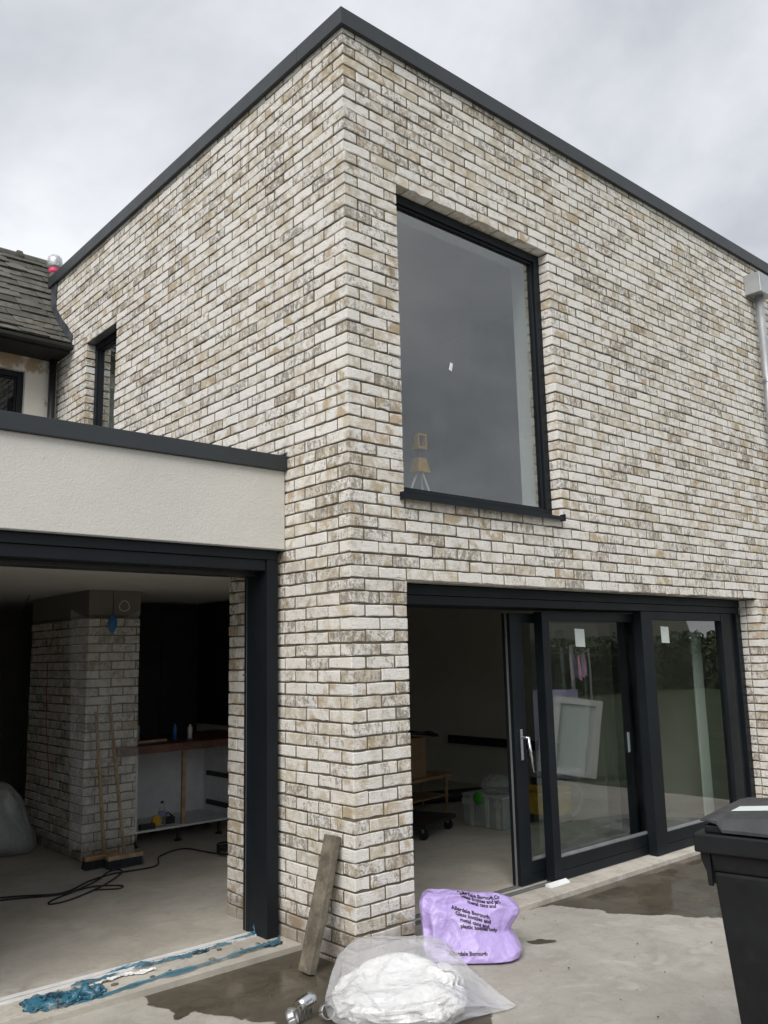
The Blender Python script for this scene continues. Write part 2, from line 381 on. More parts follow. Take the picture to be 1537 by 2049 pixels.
def proj(p):
    q = RM @ (np.array(p) - CAM)
    return (768.5 + FPX * q[0] / q[2], 1024.5 + FPX * q[1] / q[2]) if q[2] > 0.05 else (-1e6, -1e6)

GZ, FZ, CH = -0.10, -0.07, 0.075        # ground, inside floor, brick course height
TOPZ = 5.583

# ------------------------------------------------------------------ ground
lawn = MB().box(-400, 400, -400, 400, GZ - 0.30, GZ - 0.012).build('lawn', 'grass'); tag(lawn, kind='structure')
def sdist(px, py, poly):
    P_ = np.array(poly); Q = np.roll(P_, -1, 0); best = np.full(px.shape, 1e9); ins = np.zeros(px.shape, bool)
    for (ax0, ay0), (bx0, by0) in zip(P_, Q):
        dx, dy = bx0 - ax0, by0 - ay0; tt = np.clip(((px - ax0) * dx + (py - ay0) * dy) / (dx * dx + dy * dy), 0, 1)
        best = np.minimum(best, np.hypot(px - ax0 - tt * dx, py - ay0 - tt * dy))
        ins ^= ((ay0 > py) != (by0 > py)) & (px < dx * (py - ay0) / (dy if abs(dy) > 1e-9 else 1e-9) + ax0)
    return np.where(ins, -best, best)
WETS = [[(0.3, 0.25), (-0.097, 0.74), (-0.409, 0.70), (-0.62, 0.66), (-0.871, 0.655), (-0.967, 0.519), (-1.0, 0.33), (-0.985, 0.14), (-0.874, 0.124), (-0.746, -0.10),
         (-0.673, -0.24), (-0.62, -0.62), (-0.30, -0.95), (-0.02, -1.03), (0.09, -0.90), (0.20, -0.80), (0.30, -0.62), (0.36, -0.48), (0.33, -0.36), (0.40, -0.12), (0.6, 0.1)],
        [(1.40, 0.16), (1.52, 0.06), (1.70, 0.06), (1.79, -0.05), (1.82, -0.33), (1.97, -0.52), (2.10, -0.73), (2.25, -0.95), (3.4, -1.3), (4.9, -0.9), (5.4, 0.0), (4.9, 0.2), (3.2, 0.16)],
        [(1.02, -0.33), (1.10, -0.36), (1.13, -0.42), (1.06, -0.43), (1.00, -0.38)]]
gx = np.concatenate([np.linspace(-9, -1.5, 20)[:-1], np.arange(-1.5, 5.5, 0.022), np.linspace(5.5, 6.3, 4)])
gy = np.concatenate([np.linspace(-7, -1.7, 16)[:-1], np.arange(-1.7, 0.8, 0.022), np.linspace(0.8, 1.2, 3)])
GX, GY = np.meshgrid(gx, gy, indexing='ij'); sd = np.full(GX.shape, 9.0)
for w_ in WETS: sd = np.minimum(sd, sdist(GX, GY, w_))
nz_ = np.array([[mnoise.fractal((float(a) * 6, float(b) * 6, 3.0), 1.0, 2.0, 4) if abs(d_) < 0.2 else 0.0 for a, b, d_ in zip(ra, rb, rd)] for ra, rb, rd in zip(GX, GY, sd)])
wetv = np.clip(0.5 - (sd + 0.05 * nz_) / 0.05, 0, 1)
GZZ = GZ + 0.0015 * np.sin(GX * 2.1) * np.cos(GY * 1.7)
nX, nY = GX.shape; idx = np.arange(nX * nY).reshape(nX, nY)
quads = np.stack([idx[:-1, :-1], idx[1:, :-1], idx[1:, 1:], idx[:-1, 1:]], -1).reshape(-1, 4)
pme = bpy.data.meshes.new('patio'); pme.from_pydata(np.stack([GX, GY, GZZ], -1).reshape(-1, 3).tolist(), [], quads.tolist()); pme.update()
wa = pme.attributes.new('wet', 'FLOAT', 'POINT'); wa.data.foreach_set('value', wetv.astype(np.float32).ravel())
pme.materials.append(M['patio_concrete']); pme.polygons.foreach_set('use_smooth', [True] * len(pme.polygons))
tag(link(bpy.data.objects.new('patio', pme)), kind='structure')

# ------------------------------------------------------------------ bricks
def brick_geo(L, D, H, full):
    c = 0.0022 + 0.0022 * rng.random(); n = 4 if L > 0.13 else 2
    per = [(c + (L - 2 * c) * j / n, 0.0) for j in range(n + 1)] + [(L, c), (L, D - c), (L - c, D), (c, D), (0, D - c), (0, c)]
    N = len(per); dep = rng.normal(0, 0.0011, N); jx = rng.normal(0, 0.0016, N); zb = rng.normal(0, 0.0023, N); zt = rng.normal(0, 0.0017, N)
    ci = 0.7 * c; V = []
    for ring in range(4):
        for i, (x, y) in enumerate(per):
            X, Y = x, y
            if ring in (0, 3): X = min(max(x, ci), L - ci); Y = min(max(y, ci), D - ci)
            if i <= n: Y += dep[i]; X += jx[i] * 0.5
            else: X += dep[i] * 0.8
            Z = (0 + zb[i], c + zb[i] * 1.0, H - c + zt[i], H + zt[i])[ring]
            V.append((X, Y, Z))
    F = []
    for r in range(3):
        for i in range(N):
            if not full and i in (n + 3,): continue
            j = (i + 1) % N; F.append((r * N + i, r * N + j, (r + 1) * N + j, (r + 1) * N + i))
    F.append(tuple(range(N - 1, -1, -1))); F.append(tuple(3 * N + i for i in range(N)))
    return np.array(V), F
BR = []       # dict: verts (world), faces, attr, area, wall
def put_brick(wall, org, ax, L, D, H=0.0624, full=False, visible=True, header=False):
    """ax: 'R' front faces -y (length along +x), 'L' front faces -x (length along -y)."""
    if not full: org = (org[0] + 0.0015, org[1], org[2]) if ax == 'R' else (org[0], org[1] - 0.0015, org[2]); L -= 0.003
    V, F = brick_geo(L, D, H, full)
    tl = rng.normal(0, 0.0035); V[:, 2] += (V[:, 0] - L / 2) * tl; V[:, 1] += rng.normal(0, 0.0013); V[:, 2] += rng.normal(0, 0.0009)
    V[:, 1] += (V[:, 0] - L / 2) * rng.normal(0, 0.004)
    if ax == 'R': W = V + np.array(org)
    else: W = np.stack([org[0] + V[:, 1], org[1] - V[:, 0], org[2] + V[:, 2]], 1)
    tan = rng.random() ** 1.5
    if header: tan = min(1, tan + 0.45 * (rng.random() < 0.45))
    at = (rng.random(), 0.18 + 0.70 * tan, 0.15 + 0.75 * rng.random() ** 1.2, 0.15 + 0.70 * rng.random())
    # projected size
    if ax == 'R': cs = [(org[0], org[1], org[2]), (org[0] + L, org[1], org[2]), (org[0] + L, org[1], org[2] + H), (org[0], org[1], org[2] + H)]
    else: cs = [(org[0], org[1], org[2]), (org[0], org[1] - L, org[2]), (org[0], org[1] - L, org[2] + H), (org[0], org[1], org[2] + H)]
    q = [proj(c_) for c_ in cs]; ar = 0
    for i in range(4): ar += q[i][0] * q[(i + 1) % 4][1] - q[(i + 1) % 4][0] * q[i][1]
    mx_, my_ = sum(a for a, _ in q) / 4, sum(b for _, b in q) / 4
    ins = -10 < mx_ < 1547 and -10 < my_ < 2059
    BR.append(dict(v=W, f=F, a=at, area=abs(ar) / 2 if (ins and visible) else 0, wall=wall))

JT = 0.010
def spans(start, end, first_end, step=0.225):
    """Brick extents along a course: corner unit ends at first_end, then stretchers."""
    out = []; x = first_end + JT
    while x < end - 0.02:
        out.append((max(x, start), min(x + 0.215, end))); x += step
    return [(a, b) for a, b in out if b - a > 0.02]
def cut(sp, holes):
    for h0, h1 in holes:
        nsp = []
        for a, b in sp:
            if b <= h0 or a >= h1: nsp.append((a, b)); continue
            if a < h0 - 0.02: nsp.append((a, h0))
            if b > h1 + 0.02: nsp.append((h1, b))
        sp = nsp
    return sp
XR = 6.6
PERP = {'wallR': [], 'wallL': []}
def perps(wall, units, z):
    for (a, b), (c, d) in zip(units[:-1], units[1:]):
        if 0 < c - b < 0.03: PERP[wall].append((b - 0.004, c + 0.004, z))
WIN = (0.44, 2.025, 34, 62); DOOR = (0.44, 4.95, -9, 27)
NW = (3.365, 4.05, 44, 62)
for i in range(-2, 75):
    z = i * CH + 0.005
    odd = i % 2 != 0
    # corner unit
    if odd: put_brick('wallR', (0, 0, z), 'R', 0.215, 0.1025, full=True)
    else: put_brick('wallR', (0, 0, z), 'R', 0.1025, 0.215, full=True, header=True)
    # right facade
    holes = []
    if WIN[2] <= i < WIN[3]: holes.append(WIN[:2])
    if DOOR[2] <= i < DOOR[3]: holes.append(DOOR[:2])
    perps('wallR', [(0, 0.215 if odd else 0.1025)] + cut(spans(0, XR, 0.215 if odd else 0.1025), holes), z)
    for a, b in cut(spans(0, XR, 0.215 if odd else 0.1025), holes):
        edge = any(abs(b - h[0]) < 0.012 or abs(a - h[1]) < 0.012 for h in holes)
        lint = (i == 62 and b > 0.4 and a < 2.05) or (i == 27 and b > 0.4 and a < 4.97)
        put_brick('wallR', (a, 0, z), 'R', b - a, 0.1025 if (edge or lint) else 0.03, full=edge or lint, header=edge)
        if edge and abs(a - 4.95) < 0.02 or edge and abs(a - 2.025) < 0.02:   # inner brick of the reveal
            if abs(a - 4.95) < 0.02:
                put_brick('wallR', (a, 0.1125, z), 'R', 0.1, 0.06, full=True, visible=False)
    # left facade
    sp = spans(0, 4.95, 0.1025 if odd else 0.215)
    holes = [NW[:2]] if NW[2] <= i < NW[3] else []
    perps('wallL', [(0, 0.1025 if odd else 0.215)] + [u_ for u_ in cut(sp, holes) if not (i < 29 and u_[0] > 1.2) and not (29 <= i < 38 and u_[0] > 0.7)], z)
    for a, b in cut(sp, holes):
        if a > 0.70 and 29 <= i < 38: continue                 # behind the render band
        if i < 29 and a > 1.30: continue                       # wall stops inside the extension
        if i < 29: b = min(b, 1.345)
        if b - a < 0.02: continue
        if a > 4.95: continue
        edge = any(abs(b - h[0]) < 0.012 or abs(a - h[1]) < 0.012 for h in holes) or (i < 29 and b > 1.33)
        put_brick('wallL', (0, b, z), 'L', b - a, 0.1025 if edge else 0.03, full=edge or i == 62, header=edge,
                  visible=not (0.72 < a < 1.0 and i < 29) and not (a > 0.60 and 29 <= i < 38))

def brick_mesh(name, items):
    V = []; F = []; A = []; k = 0
    for it in items:
        V.append(it['v']); F += [tuple(j + k for j in q) for q in it['f']]; k += len(it['v']); A.append(np.tile(it['a'], (len(it['v']), 1)))
    V = np.concatenate(V); A = np.concatenate(A)
    me = bpy.data.meshes.new(name); me.from_pydata(V.tolist(), [], F); me.update()
    at = me.color_attributes.new('bk', 'FLOAT_COLOR', 'POINT'); at.data.foreach_set('color', A.astype(np.float32).ravel())
    me.materials.append(M['brick']); return me

house = thing('brick_house', 'two-storey flat-roofed house extension in pale whitewashed brick', 'house')
# mortar backing, one wall per facade
def rects(x0, x1, z0, z1, holes):
    xs = sorted({x0, x1, *[h[0] for h in holes], *[h[1] for h in holes]}); zs = sorted({z0, z1, *[h[2] for h in holes], *[h[3] for h in holes]})
    for zi in range(len(zs) - 1):
        run = None
        for xi in range(len(xs) - 1):
            cxm, czm = (xs[xi] + xs[xi + 1]) / 2, (zs[zi] + zs[zi + 1]) / 2
            inside = any(h[0] < cxm < h[1] and h[2] < czm < h[3] for h in holes)
            if not inside: run = (run[0], xs[xi + 1]) if run else (xs[xi], xs[xi + 1])
            if inside or xi == len(xs) - 2:
                if run: yield run[0], run[1], zs[zi], zs[zi + 1]
                run = None
R_ = 0.0095
mb = MB()
for a, b, c, d in rects(R_, XR, -0.2, TOPZ, [(0.44 - R_, 2.025 + R_, 34 * CH - 0.006, 62 * CH + R_), (0.44 - R_, 4.95 + R_, -0.3, 27 * CH + R_)]): mb.box(a, b, R_, 0.1, c, d)
for a, b, z in PERP['wallR']: mb.box(a, b, 0.0035 + 0.002 * random.random(), R_ - 0.0002, z + 0.001, z + 0.058)
wallR = mb.build('wall', 'mortar', house)
mb = MB()
for a, b, c, d in rects(0.1, 4.95 - R_, -0.2, TOPZ, [(3.365 - R_, 4.05 + R_, 44 * CH, 62 * CH + R_), (1.345 - R_, 4.95 + R_, -0.3, 2.245)]): mb.box(R_, 0.1, a, b, c, d)
for a, b, z in PERP['wallL']: mb.box(0.0030 + 0.002 * random.random(), R_ - 0.0002, a, b, z + 0.001, z + 0.058)
wallL = mb.build('wall', 'mortar', house)
order = sorted(range(len(BR)), key=lambda k: -BR[k]['area'])
single = set(order[:300])
for k in order[:300]:
    it = BR[k]; cen = it['v'].mean(0); it2 = dict(it); it2['v'] = it['v'] - cen
    o = link(bpy.data.objects.new('brick', brick_mesh('brick', [it2])), wallR if it['wall'] == 'wallR' else wallL); o.location = cen
for w, par in (('wallR', wallR), ('wallL', wallL)):
    o = link(bpy.data.objects.new('brickwork', brick_mesh('brickwork', [BR[k] for k in range(len(BR)) if k not in single and BR[k]['wall'] == w])), par)
    tag(o, kind='stuff')
print('bricks', len(BR))

# roof fascia in lengths, roof deck
def fascia(axis, a, b):
    z0, z1 = TOPZ, TOPZ + 0.118
    if axis == 'x': MB().box(a, b, -0.034, -0.002, z0, z1).build('roof_fascia', 'fascia_grey', house, bevel=0.002)
    else: MB().box(-0.034, -0.002, a, b, z0, z1).build('roof_fascia', 'fascia_grey', house, bevel=0.002)
fascia('x', -0.0018, 0.478)
for a, b in ((0.480, 3.478), (3.480, 6.6)): fascia('x', a, b)
fascia('y', -0.034, 0.458)
for a, b in ((0.460, 3.458), (3.460, 5.12)): fascia('y', a, b)
MB().box(-0.0015, 6.58, -0.0015, 5.1, TOPZ + 0.002, TOPZ + 0.10).build('roof', 'chimney_cap', house)
# top course seen as a dark slot under the fascia
MB().box(0.012, 6.58, 0.012, 0.09, 75 * CH - 0.05, TOPZ - 0.002).build('soffit_strip', 'mortar', house)

# ---- upper picture window
def window(parent, name, axis, a0, a1, z0, z1, front, depth, fw, glass='glass', side=1):
    """axis 'x': lies in a plane y=front looking -y; axis 'y': plane x=front looking -x."""
    mb = MB()
    def bx(u0, u1, d0, d1, w0, w1):
        if axis == 'x': mb.box(u0, u1, d0, d1, w0, w1)
        else: mb.box(d0, d1, u0, u1, w0, w1)
    bx(a0, a0 + fw, front, front + depth, z0, z1); bx(a1 - fw, a1, front, front + depth, z0, z1)
    bx(a0 + fw, a1 - fw, front, front + depth, z0, z0 + fw); bx(a0 + fw, a1 - fw, front, front + depth, z1 - fw, z1)
    s = 0.018                                      # inner bead, stepped back
    bx(a0 + fw, a0 + fw + s, front + 0.018, front + depth - 0.01, z0 + fw, z1 - fw); bx(a1 - fw - s, a1 - fw, front + 0.018, front + depth - 0.01, z0 + fw, z1 - fw)
    bx(a0 + fw + s, a1 - fw - s, front + 0.018, front + depth - 0.01, z0 + fw, z0 + fw + s); bx(a0 + fw + s, a1 - fw - s, front + 0.018, front + depth - 0.01, z1 - fw - s, z1 - fw)
    f = mb.build(name, 'anthracite', parent, bevel=0.003)
    g = MB(); gd = front + depth * 0.5; e = fw + s - 0.004
    if axis == 'x': g.add([(a0 + e, gd, z0 + e), (a1 - e, gd, z0 + e), (a1 - e, gd, z1 - e), (a0 + e, gd, z1 - e)], [(0, 1, 2, 3)])
    else: g.add([(gd, a0 + e, z0 + e), (gd, a1 - e, z0 + e), (gd, a1 - e, z1 - e), (gd, a0 + e, z1 - e)], [(3, 2, 1, 0)])
    g.build('pane', glass, f)
    return f
wf = window(house, 'picture_window', 'x', 0.443, 2.022, 34 * CH + 0.004, 62 * CH - 0.002, 0.088, 0.075, 0.062, 'picture_glass')
sm = MB().extrude([(0.085, 2.565), (-0.045, 2.552), (-0.045, 2.522), (-0.038, 2.522), (-0.038, 2.545), (0.085, 2.553)], 0, 0.41, 1.995)
sm.build('sill', 'anthracite', wf, bevel=0.001)
MB().box(0.40, 0.4095, -0.047, -0.002, 2.52, 2.57).build('sill_end', 'anthracite', wf)
MB().box(1.9955, 2.005, -0.047, -0.002, 2.52, 2.57).build('sill_end', 'anthracite', wf)
stk = MB(); stk.add([(1.0, 0.1225, 3.52), (1.03, 0.1225, 3.51), (1.045, 0.1225, 3.57), (1.018, 0.1225, 3.575)], [(0, 1, 2, 3)]); stk.build('sticker', 'white_plastic', wf)
# narrow window in the left facade
nf = window(house, 'narrow_window', 'y', 3.368, 4.045, 44 * CH, 62 * CH - 0.004, 0.085, 0.075, 0.055)
MB().box(0.104, 0.112, 3.40, 3.47, 3.6, 4.3).build('vent_strip', 'white_plastic', nf)
MB().box(-0.002, 0.075, 3.36, 4.055, 62 * CH - 0.003, 62 * CH + 0.004).build('lintel_plate', 'bead', nf)

# ---- sliding door set
dframe = MB()
DF = 0.165
dframe.box(0.443, 4.944, DF, DF + 0.33, 1.955, 2.022)
dframe.box(0.443, 4.944, DF + 0.012, DF + 0.33, 1.895, 1.9535)
dframe.box(4.86, 4.944, DF, DF + 0.33, FZ, 1.893)
dframe.box(4.765, 4.858, DF + 0.03, DF + 0.33, FZ, 1.893)
dfo = dframe.build('door_frame', 'anthracite', house, bevel=0.003)
MB().box(0.443, 0.50, DF + 0.02, DF + 0.33, FZ, 1.893).build('door_jamb', 'anthracite', dfo, bevel=0.003)
MB().box(4.770, 4.776, DF + 0.022, DF + 0.030, FZ, 1.893).build('trim', 'bead', dfo)
def leaf(x0, x1, y, sw, zt, zb, rail, glass=True, top=0.07, sw2=None):
    d = 0.08; sw2 = sw2 or sw; mb = MB()
    mb.box(x0, x0 + sw, y, y + d, zb, zt); mb.box(x1 - sw2, x1, y, y + d, zb, zt)
    mb.box(x0 + sw + .0005, x1 - sw2 - .0005, y + 0.003, y + d - 0.003, zb, zb + rail * 0.42)
    mb.box(x0 + sw + .0005, x1 - sw2 - .0005, y + 0.003, y + d - 0.003, zb + rail * 0.44, zb + rail)
    mb.box(x0 + sw + .0005, x1 - sw2 - .0005, y + 0.003, y + d - 0.003, zt - top, zt)
    o = mb.build('door_leaf', 'anthracite', house, bevel=0.003)
    gd = y + 0.035
    MB().add([(x0 + sw, gd, zb + rail), (x1 - sw2, gd, zb + rail), (x1 - sw2, gd, zt - top), (x0 + sw, gd, zt - top)], [(0, 1, 2, 3)]).build('pane', 'glass', o)
    MB().extrude([(y + 0.006, zb + rail + 0.001), (gd - 0.002, zb + rail + 0.001), (gd - 0.002, zb + rail + 0.020), (y + 0.006, zb + rail + 0.006)], 0, x0 + sw + 0.002, x1 - sw2 - 0.002).build('glazing_bead', 'bead', o)
    return o
leafC = leaf(3.254, 4.762, DF + 0.012, 0.165, 1.892, FZ + 0.012, 0.16, sw2=0.17)
leafB = leaf(2.054, 3.40, 0.265, 0.085, 1.875, FZ + 0.01, 0.155, sw2=0.10)
leafA = leaf(1.80, 3.34, 0.365, 0.13, 1.865, FZ + 0.01, 0.15, sw2=0.16)
MB().box(1.795, 1.7995, 0.395, 0.411, FZ + 0.01, 1.865).build('gasket', 'gasket', leafA)
# lever handle on the leading leaf
hd = MB().box(1.850, 1.878, 0.352, 0.3645, 0.80, 1.02)
hb = hd.build('handle', 'steel', leafA, bevel=0.003)
MB().tube([(1.864, 0.352, 0.962), (1.864, 0.30, 0.962), (1.885, 0.295, 0.955)], 0.010, 8).tube([(1.870, 0.297, 0.968), (1.905, 0.290, 0.72)], 0.011, 8).build('lever', 'steel', leafA, smooth=True)
MB().box(1.90, 1.925, 0.405, 0.412, 0.79, 0.97).build('handle', 'steel', leafA, bevel=0.002)
MB().box(3.212, 3.236, 0.352, 0.363, 0.74, 0.90).build('handle', 'white_plastic', leafA, bevel=0.002)
for lf, x, zc, y in ((leafC, 3.60, 1.70, DF + 0.0455), (leafB, 2.50, 1.68, 0.2985)):
    MB().add([(x, y, zc - 0.07), (x + 0.125, y, zc - 0.075), (x + 0.12, y, zc + 0.065), (x - 0.005, y, zc + 0.07)], [(0, 1, 2, 3)]).build('label', 'white_paper', lf)
# threshold
MB().box(0.40, 4.95, 0.075, 0.50, -0.2, FZ + 0.006).build('threshold', 'sill_concrete', house, bevel=0.006)
tr = MB()
for y in (0.27, 0.305, 0.37, 0.405): tr.box(0.50, 4.76, y, y + 0.012, FZ + 0.0065, FZ + 0.014)
tr.build('door_track', 'bead', house)
MB().extrude([(0.20, FZ + 0.0065), (0.25, FZ + 0.0065), (0.25, FZ + 0.028), (0.235, FZ + 0.034), (0.205, FZ + 0.02)], 0, 1.92, 2.14).build('sill_block', 'white_plastic', house, bevel=0.002)

# ---- inside of the house (setting)
def st(name, mat, *b): return tag(MB().box(*b).build(name, mat), kind='structure')
st('interior_floor', 'screed', -4.8, 6.5, 0.5, 7.2, -0.35, FZ)
# inner leaf of the right facade: openings a little wider than outside
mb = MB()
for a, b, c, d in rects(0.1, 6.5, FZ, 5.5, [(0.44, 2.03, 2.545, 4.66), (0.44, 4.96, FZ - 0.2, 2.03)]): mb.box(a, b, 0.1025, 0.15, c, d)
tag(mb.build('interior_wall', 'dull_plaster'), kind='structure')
mb = MB()
for a, b, c, d in rects(0.35, 6.5, FZ, 5.5, [(0.44, 2.03, 2.545, 4.66), (0.35, 4.62, FZ - 0.2, 2.03)]): mb.box(a, b, 0.152 if d > 2.1 or c > 2 else 0.50, 0.52 if not (c > 2.0) else 0.375, c, d)
tag(mb.build('interior_wall', 'white_plaster'), kind='structure')
mb = MB()
for a, b, c, d in rects(0.42, 4.95, 2.33, 5.4, [(3.365, 4.055, 3.0, 4.66)]): mb.box(0.12, 0.30, a, b, c, d)
tag(mb.build('interior_wall', 'white_plaster'), kind='structure')
st('interior_wall', 'bare_plaster', 5.2, 5.32, 0.53, 7.1, FZ, 2.19)
st('interior_wall', 'bare_plaster', 1.9, 5.19, 5.6, 5.72, FZ, 2.19)
st('interior_wall', 'bare_plaster', 1.75, 1.87, 1.9, 7.1, FZ, 2.19)
st('interior_ceiling', 'plaster', 0.1005, 6.4, 0.53, 7.1, 2.2, 2.32)
st('upper_wall', 'white_plaster', 4.2, 4.3, 0.38, 4.9, 2.33, 5.4)
st('upper_wall', 'white_plaster', 0.31, 4.19, 4.7, 4.8, 2.33, 5.4)
st('upper_ceiling', 'white_plaster', 0.12, 6.4, 0.15, 4.9, 5.41, 5.5)

# ------------------------------------------------------------------ single-storey rendered extension on the left
ext = thing('rendered_extension', 'single-storey extension with cream render band and grey parapet, left of the brick corner', 'extension')
ER = 0.658
mb = MB()
Pg = [[(-4.8 + 4.797 * i / 8, ER, 2.255 + (2.765 - 2.255) * j / 3) for j in range(4)] for i in range(9)]
MB().box(-4.8, -0.003, ER, ER + 0.2, 2.255, 2.766).build('render_band', 'cream_render', ext, bevel=0.004)
MB().box(-4.8, 0.001, ER - 0.03, ER + 0.22, 2.766, 2.862).build('parapet_fascia', 'fascia_grey', ext, bevel=0.003)
MB().add([(-0.06, ER - 0.026, 2.864), (-0.002, ER - 0.03, 2.892), (-0.002, ER + 0.2, 2.892), (-0.06, ER + 0.2, 2.864)], [(0, 1, 2, 3)]).build('flashing', 'lead', ext)
MB().box(-4.8, -0.02, ER + 0.2, 4.78, 2.7, 2.82).build('flat_roof', 'lead', ext)
MB().box(-4.75, -0.003, ER + 0.004, ER + 0.03, 2.249, 2.2545).build('render_bead', 'gasket', ext)
MB().box(-4.75, -0.03, 0.70, 0.98, 2.19, 2.248).build('door_head', 'anthracite', ext, bevel=0.003)
MB().box(-4.75, -0.1105, 0.715, 0.98, 2.12, 2.1885).build('door_head', 'anthracite', ext, bevel=0.003)
MB().box(-4.75, -0.1105, 0.84, 0.98, 2.095, 2.119).build('door_head', 'black_plastic', ext)
MB().box(-0.11, -0.028, 0.70, 0.90, FZ - 0.02, 2.189).build('door_jamb', 'anthracite', ext, bevel=0.004)
MB().box(-0.1095, -0.03, 0.9005, 0.97, FZ - 0.02, 2.189).build('door_jamb', 'anthracite', ext, bevel=0.003)
MB().box(-0.112, -0.1105, 0.935, 0.939, FZ, 2.1).build('door_seal', 'bead', ext)
MB().box(-0.0275, -0.004, 0.742, 0.78, -0.05, 2.24).build('foam_strip', 'foam_edge', ext)
for zc in (1.47, 0.28):
    MB().tube([(-0.110, 0.96, zc), (-0.119, 0.96, zc)], 0.008, 10).build('screw', 'steel', ext)
st('interior_ceiling', 'plaster', -4.8, 0.10, 0.985, 7.1, 2.2, 2.249)
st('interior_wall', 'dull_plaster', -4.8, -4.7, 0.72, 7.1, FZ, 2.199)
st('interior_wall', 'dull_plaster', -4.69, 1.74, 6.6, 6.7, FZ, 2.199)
st('interior_wall', 'plaster', -2.2, -0.35, 5.2, 5.3, FZ, 2.199)
MB().box(-4.7, -0.03, 0.60, 1.0, -0.2, FZ + 0.004).build('threshold', 'sill_concrete', ext, bevel=0.006)
MB().box(-4.75, -2.15, 0.67, 0.98, FZ, 2.12).build('light_screen_wall', 'cream_render', ext)  # out of view, added to narrow the opening and dim the room
trk = MB()
for y in (0.80, 0.86): trk.box(-4.69, -0.12, y, y + 0.012, FZ + 0.0045, FZ + 0.016)
trk.build('door_track', 'white_plastic', ext)

# ------------------------------------------------------------------ brick chimney breast inside the extension
pil = thing('brick_pillar', 'dim brick pillar with plastered top inside the open extension', 'pillar', (0.13, 3.5, FZ))
PX0, PX1, PY0, PY1 = -0.11, 0.365, 3.5, 4.9
pm = MB().box(PX0 + R_, PX1 - R_, PY0 + R_, PY1, FZ, 2.199); pc = pm.build('core', 'mortar', pil, rel=(0.13, 3.5, FZ))
MB().box(PX0 - .001, PX1 + .001, PY0 - .001, PY1, 1.98, 2.198).build('plaster_band', 'dull_plaster', pil, rel=(0.13, 3.5, FZ))  # darker plaster tone stands in for shade at the pillar top
keep = len(BR)
for i in range(27):
    z = FZ + i * CH + 0.005
    if i % 2: put_brick('p', (PX0, PY0, z), 'R', 0.215, 0.1025, full=True); rest = spans(0, PX1 - PX0, 0.215); ls = spans(0, PY1 - PY0, 0.1025)
    else: put_brick('p', (PX0, PY0, z), 'R', 0.1025, 0.215, full=True); rest = spans(0, PX1 - PX0, 0.1025); ls = spans(0, PY1 - PY0, 0.215)
    for a, b in rest: put_brick('p', (PX0 + a, PY0, z), 'R', b - a, 0.1025, full=b > PX1 - PX0 - 0.02)
    for a, b in ls: put_brick('p', (PX0, PY0 + b, z), 'L', b - a, 0.03)
for it in BR[keep:]:
    cen = it['v'].mean(0); it['v'] = it['v'] - cen
    o = link(bpy.data.objects.new('brick', brick_mesh('brick', [it])), pc); o.location = Vector(cen) - Vector((0.13, 3.5, FZ))

# ------------------------------------------------------------------ old house behind: wall, window, slate roof
old = thing('old_house', 'older white rendered house with mossy slate roof behind the parapet', 'house')
mb = MB()
for a, b, c, d in rects(-5.0, -0.004, 2.8, 4.66, [(-1.5, -0.325, 3.4, 4.50)]): mb.box(a, b, 4.80, 4.95, c, d)
mb.build('wall', 'old_render', old)
ow = window(old, 'window', 'x', -1.5, -0.325, 3.4, 4.50, 4.85, 0.07, 0.06, 'dark_glass')
MB().box(-1.55, -0.25, 4.951, 4.97, 3.3, 4.6).build('dark_backing', 'gasket', ow)  # dark board added behind the glass so the window reads dark
# roof profile: bell-cast eaves then main pitch
def rp(s):          # s along the slope from the eaves -> (y,z)
    s1 = 0.42
    if s < s1: return 4.42 + s * math.cos(math.radians(38)), 4.735 + s * math.sin(math.radians(38))
    y1, z1 = 4.42 + s1 * math.cos(math.radians(38)), 4.735 + s1 * math.sin(math.radians(38)); a = math.radians(46.5); s -= s1
    return y1 + s * math.cos(a), z1 + s * math.sin(a)
SL = 2.17
deck = MB()
deck.grid([[(x, rp(s)[0], rp(s)[1] - 0.03) for s in (0.03, 0.42, SL)] for x in (-5.0, -0.015)])
deck.grid([[(x, rp(s)[0], rp(s)[1] - 0.03) for s in (0.80, SL)] for x in (-0.015, 2.5)])
roof = deck.build('roof', 'slate', old, solid=0.02)
row = 0; s = 0.0
while s < SL - 0.1:
    e = 0.155 if s < 1.2 else 0.145
    x = -1.75 - (0.13 if row % 2 else 0.0) + random.uniform(-.03, .03)
    lim = -0.018 if rp(s)[0] < 4.97 else 0.75
    while x < lim - 0.02:
        w = random.uniform(0.20, 0.29); x1 = min(x + w, lim)
        L = e * 1.9
        y0, z0 = rp(s); y1, z1 = rp(min(s + L, SL))
        t0 = 0.016 + random.uniform(-.004, .007); l0 = 0.014 + random.uniform(-0.004, 0.008)
        ny, nz = -(z1 - z0), (y1 - y0); nl = math.hypot(ny, nz); ny, nz = ny / nl, nz / nl
        dj = random.uniform(-0.01, 0.008); y0 += (y1 - y0) * dj / L; z0 += (z1 - z0) * dj / L
        up = l0 + t0; g = 0.003
        c = ((x + x1) / 2, y0, z0)
        ch = random.choice((0, 0, 1)) * 0.02
        V = []
        for (xx, yy, zz_, lift) in ((x + g, y0, z0, l0 * 1.0 + 0.006), (x1 - g, y0, z0 + 0, l0 + 0.006), (x1 - g, y1, z1, -0.006), (x + g, y1, z1, -0.006)):
            V.append((xx, yy + ny * lift, zz_ + nz * lift))
        V2 = [(a, b + ny * t0, c_ + nz * t0) for a, b, c_ in V]
        MB().add(V + V2, [(3, 2, 1, 0), (4, 5, 6, 7), (0, 1, 5, 4), (1, 2, 6, 5), (2, 3, 7, 6), (3, 0, 4, 7)]).build('slate', 'slate', roof)
        x = x1
    s += e; row += 1
